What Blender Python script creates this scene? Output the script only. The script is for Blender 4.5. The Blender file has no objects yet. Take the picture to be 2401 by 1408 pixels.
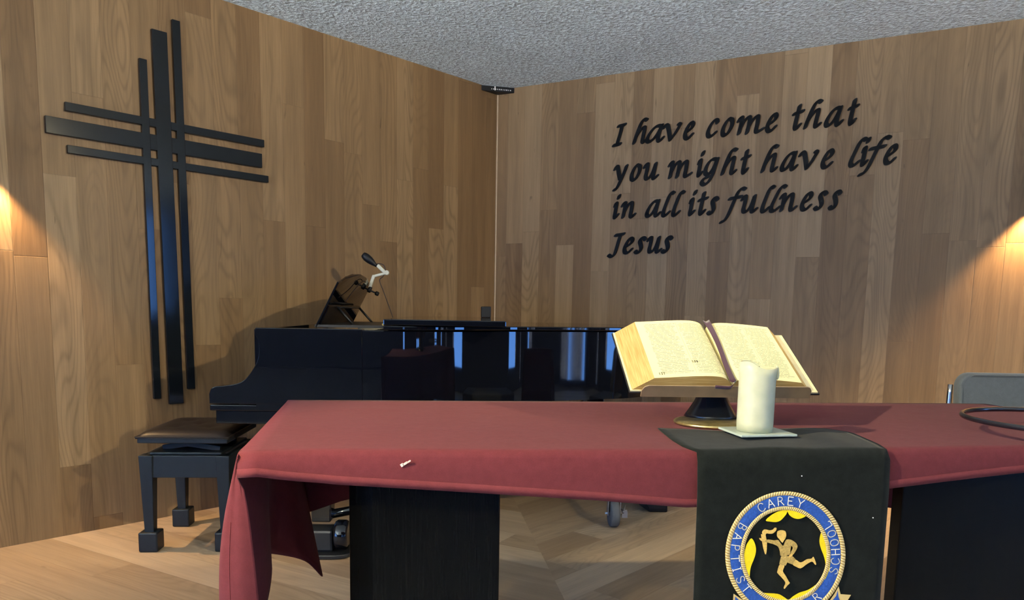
import bpy, bmesh, math, random
from mathutils import Vector, Matrix
random.seed(7)
SC = bpy.context.scene
COL = SC.collection
PI = math.pi

# ------------------------------------------------------------------ camera
F_PX, CX, CY, PITCH, ROLL, HC = 1748.0, 1200.5, 942.0, 0.1227, -0.0178, 1.10
_fw = Vector((0, math.cos(PITCH), -math.sin(PITCH)))
_dn = Vector((0, -math.sin(PITCH), -math.cos(PITCH)))
_rt = Vector((1, 0, 0))
CAM_R = math.cos(ROLL) * _rt + math.sin(ROLL) * _dn
CAM_D = -math.sin(ROLL) * _rt + math.cos(ROLL) * _dn
CAM_F = _fw
CAM_P = Vector((0, 0, HC))
cd = bpy.data.cameras.new('camera')
cam = bpy.data.objects.new('camera', cd); COL.objects.link(cam)
cd.sensor_fit = 'HORIZONTAL'; cd.sensor_width = 36.0
cd.lens = F_PX / 2401 * 36.0
cd.shift_x = -(CX - 1200.5) / 2401
cd.shift_y = (CY - 704.0) / 2401
cd.clip_start = 0.02
R3 = Matrix((CAM_R, -CAM_D, -CAM_F)).transposed()
cam.matrix_world = Matrix.Translation(CAM_P) @ R3.to_4x4()
SC.camera = cam

# ------------------------------------------------------------------ world, exposure
SC.view_settings.view_transform = 'Standard'
SC.view_settings.look = 'None'
SC.view_settings.exposure = 0.0
SC.view_settings.gamma = 1.0
SC.view_settings.use_curve_mapping = False
W = bpy.data.worlds.new('world'); SC.world = W; W.use_nodes = True
_wt = W.node_tree; _bg = _wt.nodes['Background']
_tc = _wt.nodes.new('ShaderNodeTexCoord'); _sx = _wt.nodes.new('ShaderNodeSeparateXYZ'); _rp = _wt.nodes.new('ShaderNodeValToRGB')
_mr = _wt.nodes.new('ShaderNodeMapRange')
_wt.links.new(_tc.outputs['Generated'], _sx.inputs[0]); _wt.links.new(_sx.outputs[2], _mr.inputs[0])
_mr.inputs[1].default_value = -1; _mr.inputs[2].default_value = 1
_wt.links.new(_mr.outputs[0], _rp.inputs[0]); _wt.links.new(_rp.outputs[0], _bg.inputs[0])
_e = _rp.color_ramp.elements                       # bright lower half added to lift the ceiling, blue sky above
_e[0].position = 0.0; _e[0].color = (4.0, 4.15, 4.2, 1)
_e[1].position = 1.0; _e[1].color = (0.03, 0.08, 0.25, 1)
for p_, c_ in ((0.39, (4.0, 4.15, 4.2, 1)), (0.425, (0.12, 0.33, 0.90, 1)), (0.56, (0.09, 0.26, 0.72, 1))):
    q_ = _e.new(p_); q_.color = c_
_bg.inputs[1].default_value = 18.0
WARM = (1.0, 0.62, 0.28)
SPOT = (1.0, 0.82, 0.46)

# ------------------------------------------------------------------ picking helpers (used only to measure)
def ray(x, y):
    return CAM_R * ((x - CX) / F_PX) + CAM_D * ((y - CY) / F_PX) + CAM_F
def at(x, y, Y):                       # pixel -> point at depth Y
    d = ray(x, y); return CAM_P + d * (Y / d.y)
def onz(x, y, z):
    d = ray(x, y); return CAM_P + d * ((z - HC) / d.z)
def onplane(x, y, P, n):
    d = ray(x, y); return CAM_P + d * ((P - CAM_P).dot(n) / d.dot(n))

# ------------------------------------------------------------------ materials
MATS = {}
class NT:
    def __init__(s, name):
        m = bpy.data.materials.new(name); m.use_nodes = True
        s.m = m; s.t = m.node_tree; s.n = s.t.nodes
        s.b = s.n['Principled BSDF']
    def new(s, typ, **kw):
        nd = s.n.new(typ)
        for k, v in kw.items(): setattr(nd, k, v)
        return nd
    def set(s, inp, v):
        if hasattr(v, 'is_output') or isinstance(v, bpy.types.NodeSocket): s.t.links.new(v, inp)
        else: inp.default_value = v
    def math(s, op, a, b=0.0, c=None):
        nd = s.new('ShaderNodeMath', operation=op)
        s.set(nd.inputs[0], a); s.set(nd.inputs[1], b)
        if c is not None: s.set(nd.inputs[2], c)
        return nd.outputs[0]
    def mixc(s, f, a, b, mode='MIX'):
        nd = s.new('ShaderNodeMix', data_type='RGBA', blend_type=mode)
        s.set(nd.inputs[0], f); s.set(nd.inputs[6], a); s.set(nd.inputs[7], b)
        return nd.outputs[2]
    def comb(s, x, y, z):
        nd = s.new('ShaderNodeCombineXYZ')
        s.set(nd.inputs[0], x); s.set(nd.inputs[1], y); s.set(nd.inputs[2], z)
        return nd.outputs[0]
    def sep(s, v):
        nd = s.new('ShaderNodeSeparateXYZ'); s.set(nd.inputs[0], v); return nd.outputs
    def noise(s, vec, scale=5.0, detail=2.0, rough=0.5, dist=0.0):
        nd = s.new('ShaderNodeTexNoise')
        s.set(nd.inputs['Vector'], vec); nd.inputs['Scale'].default_value = scale
        nd.inputs['Detail'].default_value = detail; nd.inputs['Roughness'].default_value = rough
        nd.inputs['Distortion'].default_value = dist
        return nd.outputs[0]
    def white(s, vec):
        nd = s.new('ShaderNodeTexWhiteNoise', noise_dimensions='3D'); s.set(nd.inputs['Vector'], vec); return nd.outputs[0]
    def ramp(s, f, stops):
        nd = s.new('ShaderNodeValToRGB'); e = nd.color_ramp.elements
        while len(e) < len(stops): e.new(0.5)
        for el, (p, c) in zip(e, stops):
            el.position = p; el.color = c if len(c) == 4 else (*c, 1)
        s.set(nd.inputs[0], f); return nd.outputs[0]
    def rng(s, v, a, b, c, d):
        nd = s.new('ShaderNodeMapRange')
        s.set(nd.inputs[0], v)
        for i, q in enumerate((a, b, c, d)): nd.inputs[i + 1].default_value = q
        return nd.outputs[0]
    def bump(s, h, strength=0.3, dist=0.01):
        nd = s.new('ShaderNodeBump'); nd.inputs['Strength'].default_value = strength
        nd.inputs['Distance'].default_value = dist; s.set(nd.inputs['Height'], h)
        s.t.links.new(nd.outputs[0], s.b.inputs['Normal'])
    def obj(s): return s.new('ShaderNodeTexCoord').outputs['Object']
    def uv(s): return s.new('ShaderNodeTexCoord').outputs['UV']
    def base(s, c, rough=0.5, metal=0.0, spec=0.5):
        s.set(s.b.inputs['Base Color'], c if not isinstance(c, tuple) else (*c[:3], 1))
        s.set(s.b.inputs['Roughness'], rough); s.b.inputs['Metallic'].default_value = metal
        s.b.inputs['Specular IOR Level'].default_value = spec
        return s.m

def plain(name, c, rough=0.5, metal=0.0, spec=0.5, var=0.06, scale=40.0, bump=0.0, coat=0.0):
    N = NT(name); o = N.obj()
    f = N.noise(o, scale, 3)
    k = N.rng(f, 0.3, 0.7, 1 - var, 1 + var)
    col = N.mixc(1.0, (*c, 1), N.comb(k, k, k), 'MULTIPLY')
    N.base(col, rough, metal, spec)
    if bump: N.bump(f, bump, 0.004)
    if coat: N.b.inputs['Coat Weight'].default_value = coat; N.b.inputs['Coat Roughness'].default_value = 0.03
    return N.m

def planks(N, u, v, wdt, ln, tones, seed=0.0, grain=1.0):
    """boards running along v; returns colour, height"""
    cu = N.math('DIVIDE', u, wdt); c = N.math('FLOOR', cu); fu = N.math('FRACT', cu)
    r1 = N.white(N.comb(c, seed + 3.7, 0.5))
    r1b = N.white(N.comb(c, seed + 9.1, 2.5))
    vl = N.math('MULTIPLY_ADD', v, N.rng(r1b, 0, 1, 0.7 / ln, 1.35 / ln), N.math('MULTIPLY', r1, 7.0))
    rw = N.math('FLOOR', vl); fv = N.math('FRACT', vl)
    idv = N.comb(c, rw, seed)
    t = N.white(idv)
    t2 = N.white(N.comb(rw, c, seed + 5.5))
    off = N.math('MULTIPLY', t, 31.0)
    # growth ring figure: level lines of a stretched noise field
    n1 = N.noise(N.comb(N.math('MULTIPLY_ADD', u, 5.0, off), N.math('MULTIPLY', v, 0.75), off), 1.0, 1.0, 0.4, 0.2)
    rings = N.math('SUBTRACT', 0.3, N.math('POWER', N.math('MULTIPLY_ADD', N.math('SINE', N.math('MULTIPLY', n1, 170.0)), 0.5, 0.5), 3.0))
    amt = N.rng(t2, 0.2, 1.0, 0.0, 0.26 * grain)
    k1 = N.math('MULTIPLY_ADD', rings, amt, 1.0)
    # fine pores
    n2 = N.noise(N.comb(N.math('MULTIPLY_ADD', u, 160.0, off), N.math('MULTIPLY', v, 5.0), off), 1.0, 3.0, 0.6)
    k2 = N.rng(n2, 0.3, 0.7, 1 - 0.10 * grain, 1 + 0.10 * grain)
    # broad streaks
    n3 = N.noise(N.comb(N.math('MULTIPLY_ADD', u, 22.0, off), N.math('MULTIPLY', v, 1.0), off), 1.0, 2.0, 0.5)
    k3 = N.rng(n3, 0.3, 0.7, 1 - 0.13 * grain, 1 + 0.13 * grain)
    # dark mineral flecks / little knots
    n4 = N.noise(N.comb(N.math('MULTIPLY_ADD', u, 34.0, off), N.math('MULTIPLY', v, 5.5), off), 1.0, 2.0, 0.5, 0.6)
    k4 = N.rng(n4, 0.73, 0.80, 1.0, 0.55)
    # seams
    du = N.math('MINIMUM', fu, N.math('SUBTRACT', 1.0, fu))
    dv = N.math('MULTIPLY', N.math('MINIMUM', fv, N.math('SUBTRACT', 1.0, fv)), ln / wdt)
    dm = N.math('MINIMUM', du, dv)
    k5 = N.rng(dm, 0.004, 0.012, 0.80, 1.0)
    k = N.math('MULTIPLY', N.math('MULTIPLY', k1, k2), N.math('MULTIPLY', N.math('MULTIPLY', k3, k4), k5))
    col = N.ramp(t, tones)
    col = N.mixc(1.0, col, N.comb(k, k, k), 'MULTIPLY')
    h = N.math('ADD', N.rng(dm, 0.0, 0.02, 0.0, 1.0), N.math('MULTIPLY', n2, 0.08))
    return col, h

def wall_wood(name, seed, u0):
    N = NT(name); x, y, z = N.sep(N.obj())
    tones = [(0.0, (0.162, 0.096, 0.044)), (0.3, (0.196, 0.122, 0.058)), (0.7, (0.226, 0.145, 0.072)), (1.0, (0.272, 0.183, 0.097))]
    col, h = planks(N, N.math('ADD', x, u0), z, 0.1325, 1.5, tones, seed, 1.0)
    N.base(col, 0.55, 0.0, 0.3); N.bump(h, 0.25, 0.002)
    return N.m

CORNER = Vector((-0.141, 5.54, 0))
A_L, A_R = 0.7455, -1.0907
U_L = Vector((-math.sin(A_L), -math.cos(A_L), 0))      # along left wall, away from the corner
U_R = Vector((-math.sin(A_R), -math.cos(A_R), 0))
N_L = Vector((-U_L.y, U_L.x, 0)); N_R = Vector((U_R.y, -U_R.x, 0))
if N_L.dot(CAM_P - CORNER) < 0: N_L = -N_L
if N_R.dot(CAM_P - CORNER) < 0: N_R = -N_R
CEIL = 2.65

def floor_wood():
    N = NT('oak_floor_boards'); P = N.obj()
    x, y, z = N.sep(P)
    # mitre line through the corner, bisecting the two walls
    m = (U_L + U_R).normalized()
    px = N.math('SUBTRACT', x, CORNER.x); py = N.math('SUBTRACT', y, CORNER.y)
    mx, my = 0.126, -0.992
    side = N.math('SUBTRACT', N.math('MULTIPLY', px, my), N.math('MULTIPLY', py, mx))   # >0 : left of the line
    s = N.math('GREATER_THAN', side, 0.0)
    def lin(a): return N.math('ADD', N.math('MULTIPLY', px, math.cos(a)), N.math('MULTIPLY', py, math.sin(a)))
    aL, aR = math.radians(-30), math.radians(48)
    vL, uLn = lin(aL), lin(aL + PI / 2)
    vR, uRn = lin(aR), lin(aR + PI / 2)
    mixf = lambda a, b: N.math('ADD', N.math('MULTIPLY', a, N.math('SUBTRACT', 1.0, s)), N.math('MULTIPLY', b, s))
    u = mixf(uRn, N.math('ADD', uLn, 0.0)); v = mixf(vR, vL)
    tones = [(0.0, (0.29, 0.200, 0.122)), (0.35, (0.35, 0.25, 0.155)), (0.75, (0.39, 0.285, 0.182)), (1.0, (0.46, 0.35, 0.235))]
    col, h = planks(N, u, v, 0.18, 1.6, tones, 2.0, 0.8)
    N.base(col, 0.42, 0.0, 0.5); N.bump(h, 0.2, 0.002)
    return N.m

def ceiling_mat():
    N = NT('sprayed_stipple_ceiling'); o = N.obj()
    n = N.noise(o, 46.0, 3.0, 0.55, 0.5); n2 = N.noise(o, 2.0, 2.0)
    k = N.rng(n, 0.36, 0.64, 0.66, 1.12)
    k2 = N.rng(n2, 0.3, 0.7, 0.95, 1.05)
    kk = N.math('MULTIPLY', k, k2)
    col = N.mixc(1.0, (0.74, 0.85, 0.90, 1), N.comb(kk, kk, kk), 'MULTIPLY')
    N.base(col, 0.95, 0, 0.1); N.bump(n, 1.0, 0.035)
    return N.m

def cloth_mat(name, c, fuzz=0.1, sheen=0.3, rough=0.9, wr=0.35, weave=900.0, mott=0.07):
    N = NT(name); o = N.obj()
    n = N.noise(o, weave, 2.0); nm = N.noise(o, 55.0, 3.0, 0.6); nb = N.noise(o, 6.0, 3.0, 0.5)
    k = N.math('MULTIPLY', N.rng(n, 0.3, 0.7, 1 - fuzz, 1 + fuzz), N.rng(nm, 0.3, 0.7, 1 - mott, 1 + mott))
    col = N.mixc(1.0, (*c, 1), N.comb(k, k, k), 'MULTIPLY')
    N.base(col, rough, 0, 0.06)
    N.b.inputs['Sheen Weight'].default_value = sheen; N.b.inputs['Sheen Roughness'].default_value = 0.5
    N.bump(N.math('ADD', N.math('MULTIPLY', n, 0.05), nb), wr, 0.012)
    return N.m

def page_mat():
    N = NT('printed_page'); u, v, w = N.sep(N.uv())
    ln = N.math('MULTIPLY', v, 40.0); row = N.math('FLOOR', ln); fl = N.math('FRACT', ln)
    bar = N.math('LESS_THAN', N.math('ABSOLUTE', N.math('SUBTRACT', fl, 0.5)), 0.20)
    words = N.noise(N.comb(N.math('MULTIPLY', u, 55.0), N.math('MULTIPLY', row, 7.31), 0.0), 1.0, 2.0, 0.6)
    wd = N.rng(words, 0.38, 0.46, 0.0, 1.0)
    ragl = N.white(N.comb(row, 4.0, 1.0)); ragr = N.white(N.comb(row, 8.0, 1.0))
    def col(a, b):
        lo = N.math('GREATER_THAN', u, N.math('MULTIPLY_ADD', ragl, 0.03, a))
        hi = N.math('LESS_THAN', u, N.math('MULTIPLY_ADD', ragr, -0.07, b))
        return N.math('MULTIPLY', lo, hi)
    m = N.math('ADD', col(0.10, 0.53), col(0.56, 0.95))
    vm = N.math('MULTIPLY', N.math('GREATER_THAN', v, 0.06), N.math('LESS_THAN', v, 0.95))
    ink = N.math('MULTIPLY', N.math('MULTIPLY', bar, wd), N.math('MULTIPLY', m, vm))
    cl = N.math('MULTIPLY', N.math('LESS_THAN', N.math('ABSOLUTE', N.math('SUBTRACT', u, 0.545)), 0.0035), vm)
    ink = N.math('MAXIMUM', N.math('MULTIPLY', ink, 0.72), N.math('MULTIPLY', cl, 0.45))
    c = N.mixc(ink, (0.60, 0.555, 0.315, 1), (0.09, 0.11, 0.09, 1))
    return N.base(c, 0.7, 0, 0.2)

def edge_mat():
    N = NT('gilt_page_edges'); x, y, z = N.sep(N.uv())
    n = N.noise(N.comb(N.math('MULTIPLY', x, 3.0), N.math('MULTIPLY', y, 90.0), 0.0), 1.0, 2.0)
    c = N.ramp(n, [(0.3, (0.37, 0.225, 0.06)), (0.7, (0.58, 0.41, 0.16))])
    return N.base(c, 0.5, 0.25, 0.4)

def M(name):
    if name in MATS: return MATS[name]
    f = {
     'wood_left': lambda: wall_wood('oak_wall_boards_left', 1.0, 0.02),
     'wood_right': lambda: wall_wood('oak_wall_boards_right', 4.0, 0.045),
     'floor': floor_wood, 'ceiling': ceiling_mat,
     'unseen_floor': lambda: plain('dark_unseen_floor', (0.05, 0.045, 0.045), 0.95, 0, 0.1, 0.2, 200),  # added dark floor out of view, keeps the lacquer reflections dim
     'dark_wall': lambda: plain('darkened_unseen_wall', (0.035, 0.03, 0.028), 0.85),  # darkness of the unseen hall put into the wall colour
     'plaster': lambda: plain('plain_painted_wall', (0.55, 0.53, 0.50), 0.8),
     'frame': lambda: plain('dark_window_frame', (0.03, 0.03, 0.035), 0.5),
     'matte_black': lambda: plain('satin_black_steel', (0.006, 0.008, 0.010), 0.12, 0, 0.38, bump=0.0),
     'letter_black': lambda: plain('black_painted_letters', (0.006, 0.0075, 0.0085), 0.5, 0, 0.2),
     'piano_black': lambda: plain('polished_black_lacquer', (0.0025, 0.0030, 0.0050), 0.03, 0, 0.55),
     'piano_matte': lambda: plain('dull_black_iron', (0.006, 0.007, 0.009), 0.4),
     'stool_black': lambda: plain('worn_black_painted_wood', (0.0075, 0.0115, 0.016), 0.42, 0, 0.3, bump=0.05),
     'leather': lambda: plain('black_buttoned_leather', (0.014, 0.012, 0.012), 0.40, 0, 0.16, bump=0.08, scale=120),
     'panel_black': lambda: table_leg_mat(),
     'underwood': lambda: plain('brown_board', (0.16, 0.10, 0.055), 0.6),
     'maroon': lambda: cloth_mat('maroon_cloth', (0.101, 0.0215, 0.0255), 0.10, 0.03, 0.95, 0.25),
     'maroon_hem': lambda: cloth_mat('maroon_cloth_hem', (0.112, 0.0245, 0.028), 0.10, 0.03, 0.95, 0.2),
     'black_cloth': lambda: cloth_mat('black_felt', (0.0065, 0.0080, 0.0066), 0.25, 0.05, 0.95, 0.3, mott=0.25),
     'gold_thread': lambda: thread_mat(),
     'gold_satin': lambda: cloth_mat('gold_satin', (0.62, 0.40, 0.10), 0.15, 0.2, 0.5, 0.2, 300),
     'gold_shirt': lambda: cloth_mat('dull_gold_satin', (0.40, 0.27, 0.075), 0.25, 0.2, 0.5, 0.3, 300),
     'yellow_satin': lambda: cloth_mat('yellow_satin', (0.82, 0.60, 0.012), 0.06, 0.1, 0.5, 0.2, 300),
     'blue_satin': lambda: cloth_mat('blue_satin', (0.022, 0.075, 0.30), 0.25, 0.1, 0.55, 0.2, 250),
     'cream_thread': lambda: plain('cream_thread', (0.82, 0.76, 0.60), 0.7),
     'page': page_mat, 'edge': edge_mat,
     'cover': lambda: plain('black_bible_cover', (0.010, 0.010, 0.010), 0.35),
     'cover_lining': lambda: plain('pale_lining', (0.58, 0.51, 0.31), 0.6),
     'ribbon': lambda: cloth_mat('purple_ribbon', (0.055, 0.026, 0.042), 0.1, 0.2, 0.5, 0.1),
     'bronze': lambda: plain('dull_bronze', (0.235, 0.168, 0.098), 0.40, 0.25, 0.5, 0.12, 25),
     'brass': lambda: plain('aged_brass', (0.52, 0.42, 0.18), 0.28, 0.85, 0.5, 0.25, 60),
     'stem_black': lambda: plain('black_enamel', (0.010, 0.012, 0.014), 0.25),
     'wax': wax_mat, 'glass_plate': frosted_mat,
     'ring_metal': lambda: plain('black_gloss_ring', (0.010, 0.010, 0.014), 0.16),
     'chrome': lambda: plain('chrome', (0.65, 0.66, 0.68), 0.15, 1.0),
     'steel': lambda: plain('zinc_steel', (0.45, 0.45, 0.44), 0.35, 0.8),
     'rubber': lambda: plain('grey_rubber', (0.10, 0.105, 0.105), 0.7),
     'chair_grey': lambda: cloth_mat('grey_chair_fabric', (0.085, 0.096, 0.100), 0.2, 0.2, 0.9, 0.15),
     'lamp_white': lambda: plain('cream_lamp_arm', (0.55, 0.55, 0.44), 0.5),
     'plastic': lambda: plain('black_plastic', (0.006, 0.007, 0.009), 0.45, 0, 0.25),
     'cord': lambda: plain('dark_cord', (0.020, 0.010, 0.012), 0.5),
     'white_led': lambda: plain('white_dot', (0.8, 0.8, 0.8), 0.5),
     'ivory': lambda: plain('ivory_key', (0.75, 0.73, 0.66), 0.3),
     'trim_pale': lambda: plain('pale_lipping', (0.50, 0.38, 0.26), 0.5),
     'scuff': lambda: plain('pale_scuff', (0.60, 0.48, 0.42), 0.8),
    }[name]()
    MATS[name] = f
    return f

def table_leg_mat():
    N = NT('black_stained_veneer'); x, y, z = N.sep(N.obj())
    n = N.noise(N.comb(N.math('MULTIPLY', x, 220.0), N.math('MULTIPLY', y, 220.0), N.math('MULTIPLY', z, 9.0)), 1.0, 3.0, 0.6)
    c = N.ramp(n, [(0.35, (0.0026, 0.0029, 0.0031)), (0.8, (0.0050, 0.0050, 0.0046))])
    N.base(c, 0.27, 0, 0.14); N.bump(n, 0.03, 0.001); return N.m
def thread_mat():
    N = NT('twisted_gold_cord'); u, v, w = N.sep(N.uv())
    s = N.math('SINE', N.math('ADD', N.math('MULTIPLY', u, 900.0), N.math('MULTIPLY', v, 5.0)))
    c = N.ramp(N.math('MULTIPLY_ADD', s, 0.5, 0.5), [(0.0, (0.42, 0.27, 0.06)), (0.6, (0.72, 0.53, 0.20)), (1.0, (0.80, 0.64, 0.32))])
    N.base(c, 0.5, 0.2); N.bump(s, 0.4, 0.002); return N.m
def wax_mat():
    N = NT('ivory_wax'); n = N.noise(N.obj(), 30.0, 3.0)
    c = N.ramp(n, [(0.3, (0.38, 0.40, 0.28)), (0.7, (0.45, 0.47, 0.34))])
    N.base(c, 0.42, 0, 0.4)
    N.b.inputs['Subsurface Weight'].default_value = 0.35
    N.b.inputs['Subsurface Radius'].default_value = (0.03, 0.02, 0.01)
    N.b.inputs['Subsurface Scale'].default_value = 0.6
    return N.m
def frosted_mat():
    N = NT('frosted_glass'); n = N.noise(N.obj(), 60.0, 2.0)
    N.base(N.ramp(n, [(0.2, (0.55, 0.66, 0.60)), (0.8, (0.66, 0.76, 0.70))]), 0.25, 0, 0.5)
    N.b.inputs['Transmission Weight'].default_value = 0.45
    N.b.inputs['IOR'].default_value = 1.5
    return N.m
def emit(name, c, s):
    N = NT(name); N.base((0, 0, 0), 0.5)
    N.b.inputs['Emission Color'].default_value = (*c, 1); N.b.inputs['Emission Strength'].default_value = s
    return N.m

# ------------------------------------------------------------------ mesh helpers
WM = {}                                  # world matrices by object name
class MB:
    def __init__(s): s.bm = bmesh.new(); s.uvs = {}
    def quadgrid(s, rows, closed_u=False, uv=False):
        vs = [[s.bm.verts.new(p) for p in r] for r in rows]
        n = len(rows[0]); fs = []
        for i in range(len(rows) - 1):
            for j in range(n if closed_u else n - 1):
                k = (j + 1) % n
                try: f = s.bm.faces.new((vs[i][j], vs[i][k], vs[i + 1][k], vs[i + 1][j]))
                except ValueError: continue
                f.smooth = True
                if uv:
                    L = s.bm.loops.layers.uv.verify(); R = len(rows) - 1
                    for lp, (a, b) in zip(f.loops, ((j, i), (j + 1, i), (j + 1, i + 1), (j, i + 1))):
                        lp[L].uv = (a / ((n if closed_u else n - 1)), b / R)
                fs.append(f)
        return vs
    def face(s, pts, smooth=False):
        f = s.bm.faces.new([s.bm.verts.new(p) for p in pts]); f.smooth = smooth; return f
    def box(s, c, d, rz=0.0, mat=None):
        m = mat or (Matrix.Translation(c) @ Matrix.Rotation(rz, 4, 'Z'))
        h = Vector(d) / 2; vs = []
        for z in (-1, 1):
            for x, y in ((-1, -1), (1, -1), (1, 1), (-1, 1)):
                vs.append(s.bm.verts.new(m @ Vector((x * h.x, y * h.y, z * h.z))))
        for q in ((3, 2, 1, 0), (4, 5, 6, 7), (0, 1, 5, 4), (1, 2, 6, 5), (2, 3, 7, 6), (3, 0, 4, 7)):
            s.bm.faces.new([vs[i] for i in q])
        return s
    def taper(s, c0, d0, c1, d1, rz=0.0):
        """box frustum from rectangle d0 at c0 (bottom) to d1 at c1 (top)"""
        R = Matrix.Rotation(rz, 3, 'Z'); vs = []
        for c, d in ((c0, d0), (c1, d1)):
            for x, y in ((-1, -1), (1, -1), (1, 1), (-1, 1)):
                vs.append(s.bm.verts.new(Vector(c) + R @ Vector((x * d[0] / 2, y * d[1] / 2, 0))))
        for q in ((3, 2, 1, 0), (4, 5, 6, 7), (0, 1, 5, 4), (1, 2, 6, 5), (2, 3, 7, 6), (3, 0, 4, 7)):
            s.bm.faces.new([vs[i] for i in q])
        return s
    def prism(s, poly, fn0, fn1, smooth=False):
        """poly of 2D points; fn0/fn1 map (a,b)->3D for the two caps"""
        a = [s.bm.verts.new(fn0(*p)) for p in poly]; b = [s.bm.verts.new(fn1(*p)) for p in poly]
        n = len(poly)
        s.bm.faces.new(a[::-1]); s.bm.faces.new(b)
        for i in range(n):
            f = s.bm.faces.new((a[i], a[(i + 1) % n], b[(i + 1) % n], b[i])); f.smooth = smooth
        return s
    def tube(s, pts, r, n=10, closed=False, caps=True, uv=False):
        pts = [Vector(p) for p in pts]; m = len(pts)
        rr = r if isinstance(r, (list, tuple)) else [r] * m
        rows = []; up = None
        for i, p in enumerate(pts):
            if closed: t = (pts[(i + 1) % m] - pts[i - 1])
            else: t = pts[min(i + 1, m - 1)] - pts[max(i - 1, 0)]
            t.normalize()
            if up is None:
                up = Vector((0, 0, 1)) if abs(t.z) < 0.9 else Vector((1, 0, 0))
            a = up - t * up.dot(t); a.normalize(); b = t.cross(a); up = a
            rows.append([p + (a * math.cos(2 * PI * k / n) + b * math.sin(2 * PI * k / n)) * rr[i] for k in range(n)])
        if closed: rows.append(rows[0])
        vs = s.quadgrid(rows, True, uv)
        if not closed and caps:
            s.bm.faces.new(vs[0][::-1]); s.bm.faces.new(vs[-1])
        if closed: bmesh.ops.remove_doubles(s.bm, verts=s.bm.verts, dist=1e-6)
        return s
    def lathe(s, prof, c=(0, 0, 0), n=32, mat=None, capb=True, capt=True):
        m = mat or Matrix.Translation(c)
        rows = [[m @ Vector((r * math.cos(2 * PI * k / n), r * math.sin(2 * PI * k / n), z)) for k in range(n)] for r, z in prof]
        vs = s.quadgrid(rows, True)
        if capb: s.bm.faces.new(vs[0][::-1])
        if capt: s.bm.faces.new(vs[-1])
        return s
    def build(s, name, mat, parent=None, loc=None, rotz=0.0, bevel=0.0, seg=2, solid=0.0, solid_off=-1.0, sub=0, auto=True, norm=True):
        if norm: bmesh.ops.recalc_face_normals(s.bm, faces=s.bm.faces)
        me = bpy.data.meshes.new(name)
        o = bpy.data.objects.new(name, me); COL.objects.link(o)
        if parent is not None: w = WM[parent.name]
        else: w = Matrix.Translation(loc or (0, 0, 0)) @ Matrix.Rotation(rotz, 4, 'Z')
        s.bm.transform(w.inverted()); s.bm.to_mesh(me); s.bm.free()
        if parent is not None: o.parent = parent; WM[o.name] = w
        else: o.matrix_world = w; WM[o.name] = w
        me.materials.append(M(mat) if isinstance(mat, str) else mat)
        if solid:
            md = o.modifiers.new('thickness', 'SOLIDIFY'); md.thickness = solid; md.offset = solid_off
        if bevel:
            md = o.modifiers.new('bevel', 'BEVEL'); md.width = bevel; md.segments = seg; md.limit_method = 'ANGLE'; md.angle_limit = 0.6
        if sub:
            md = o.modifiers.new('sub', 'SUBSURF'); md.levels = sub; md.render_levels = sub
        return o
def tag(o, label=None, cat=None, group=None, kind=None):
    if label: o['label'] = label
    if cat: o['category'] = cat
    if group: o['group'] = group
    if kind: o['kind'] = kind
    return o
def thing(name, label, cat, loc=(0, 0, 0), rotz=0.0, group=None):
    o = bpy.data.objects.new(name, None); COL.objects.link(o); o.empty_display_size = 0.1
    w = Matrix.Translation(loc) @ Matrix.Rotation(rotz, 4, 'Z')
    o.matrix_world = w; WM[o.name] = w
    return tag(o, label, cat, group)
def smooth(pts, k=6, closed=False):
    """Catmull-Rom through 2D/3D points"""
    P = [Vector(p) for p in pts]; n = len(P); out = []
    rng_ = range(n) if closed else range(n - 1)
    for i in rng_:
        if closed: a, b, c, d = P[i - 1], P[i], P[(i + 1) % n], P[(i + 2) % n]
        else: a, b, c, d = P[max(i - 1, 0)], P[i], P[i + 1], P[min(i + 2, n - 1)]
        for j in range(k):
            t = j / k
            out.append(0.5 * ((2 * b) + (c - a) * t + (2 * a - 5 * b + 4 * c - d) * t * t + (3 * b - a - 3 * c + d) * t ** 3))
    if not closed: out.append(P[-1])
    return out
def interp(xs, ys, x):
    if x <= xs[0]: return ys[0]
    for i in range(len(xs) - 1):
        if x <= xs[i + 1]:
            t = (x - xs[i]) / (xs[i + 1] - xs[i]); return ys[i] + (ys[i + 1] - ys[i]) * t
    return ys[-1]

# ================================================================== SETTING
LEN_L, LEN_R = 6.3, 6.3
END_L = CORNER + U_L * LEN_L; END_R = CORNER + U_R * LEN_R
BL, BR = Vector((-5.6, -7.0, 0)), Vector((6.6, -7.0, 0))
ROOM = [CORNER, END_R, BR, BL, END_L]
SPLIT = -0.6                       # oak platform in front, dark floor added behind the camera to dim reflections
def cut(P, Q): t = (SPLIT - P.y) / (Q.y - P.y); return P + (Q - P) * t
CR_, CL_ = cut(END_R, BR), cut(END_L, BL)
for nm_, poly_, mt_ in (('floor', [CORNER, END_R, CR_, CL_, END_L], 'floor'), ('floor', [CR_, BR, BL, CL_], 'unseen_floor')):
    b = MB(); b.prism([(p.x, p.y) for p in poly_], lambda x, y: Vector((x, y, -0.1)), lambda x, y: Vector((x, y, 0)))
    tag(b.build(nm_, mt_), kind='structure')
b = MB(); b.prism([(p.x, p.y) for p in ROOM], lambda x, y: Vector((x, y, CEIL)), lambda x, y: Vector((x, y, CEIL + 0.1)))
tag(b.build('ceiling', 'ceiling'), kind='structure')

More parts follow.
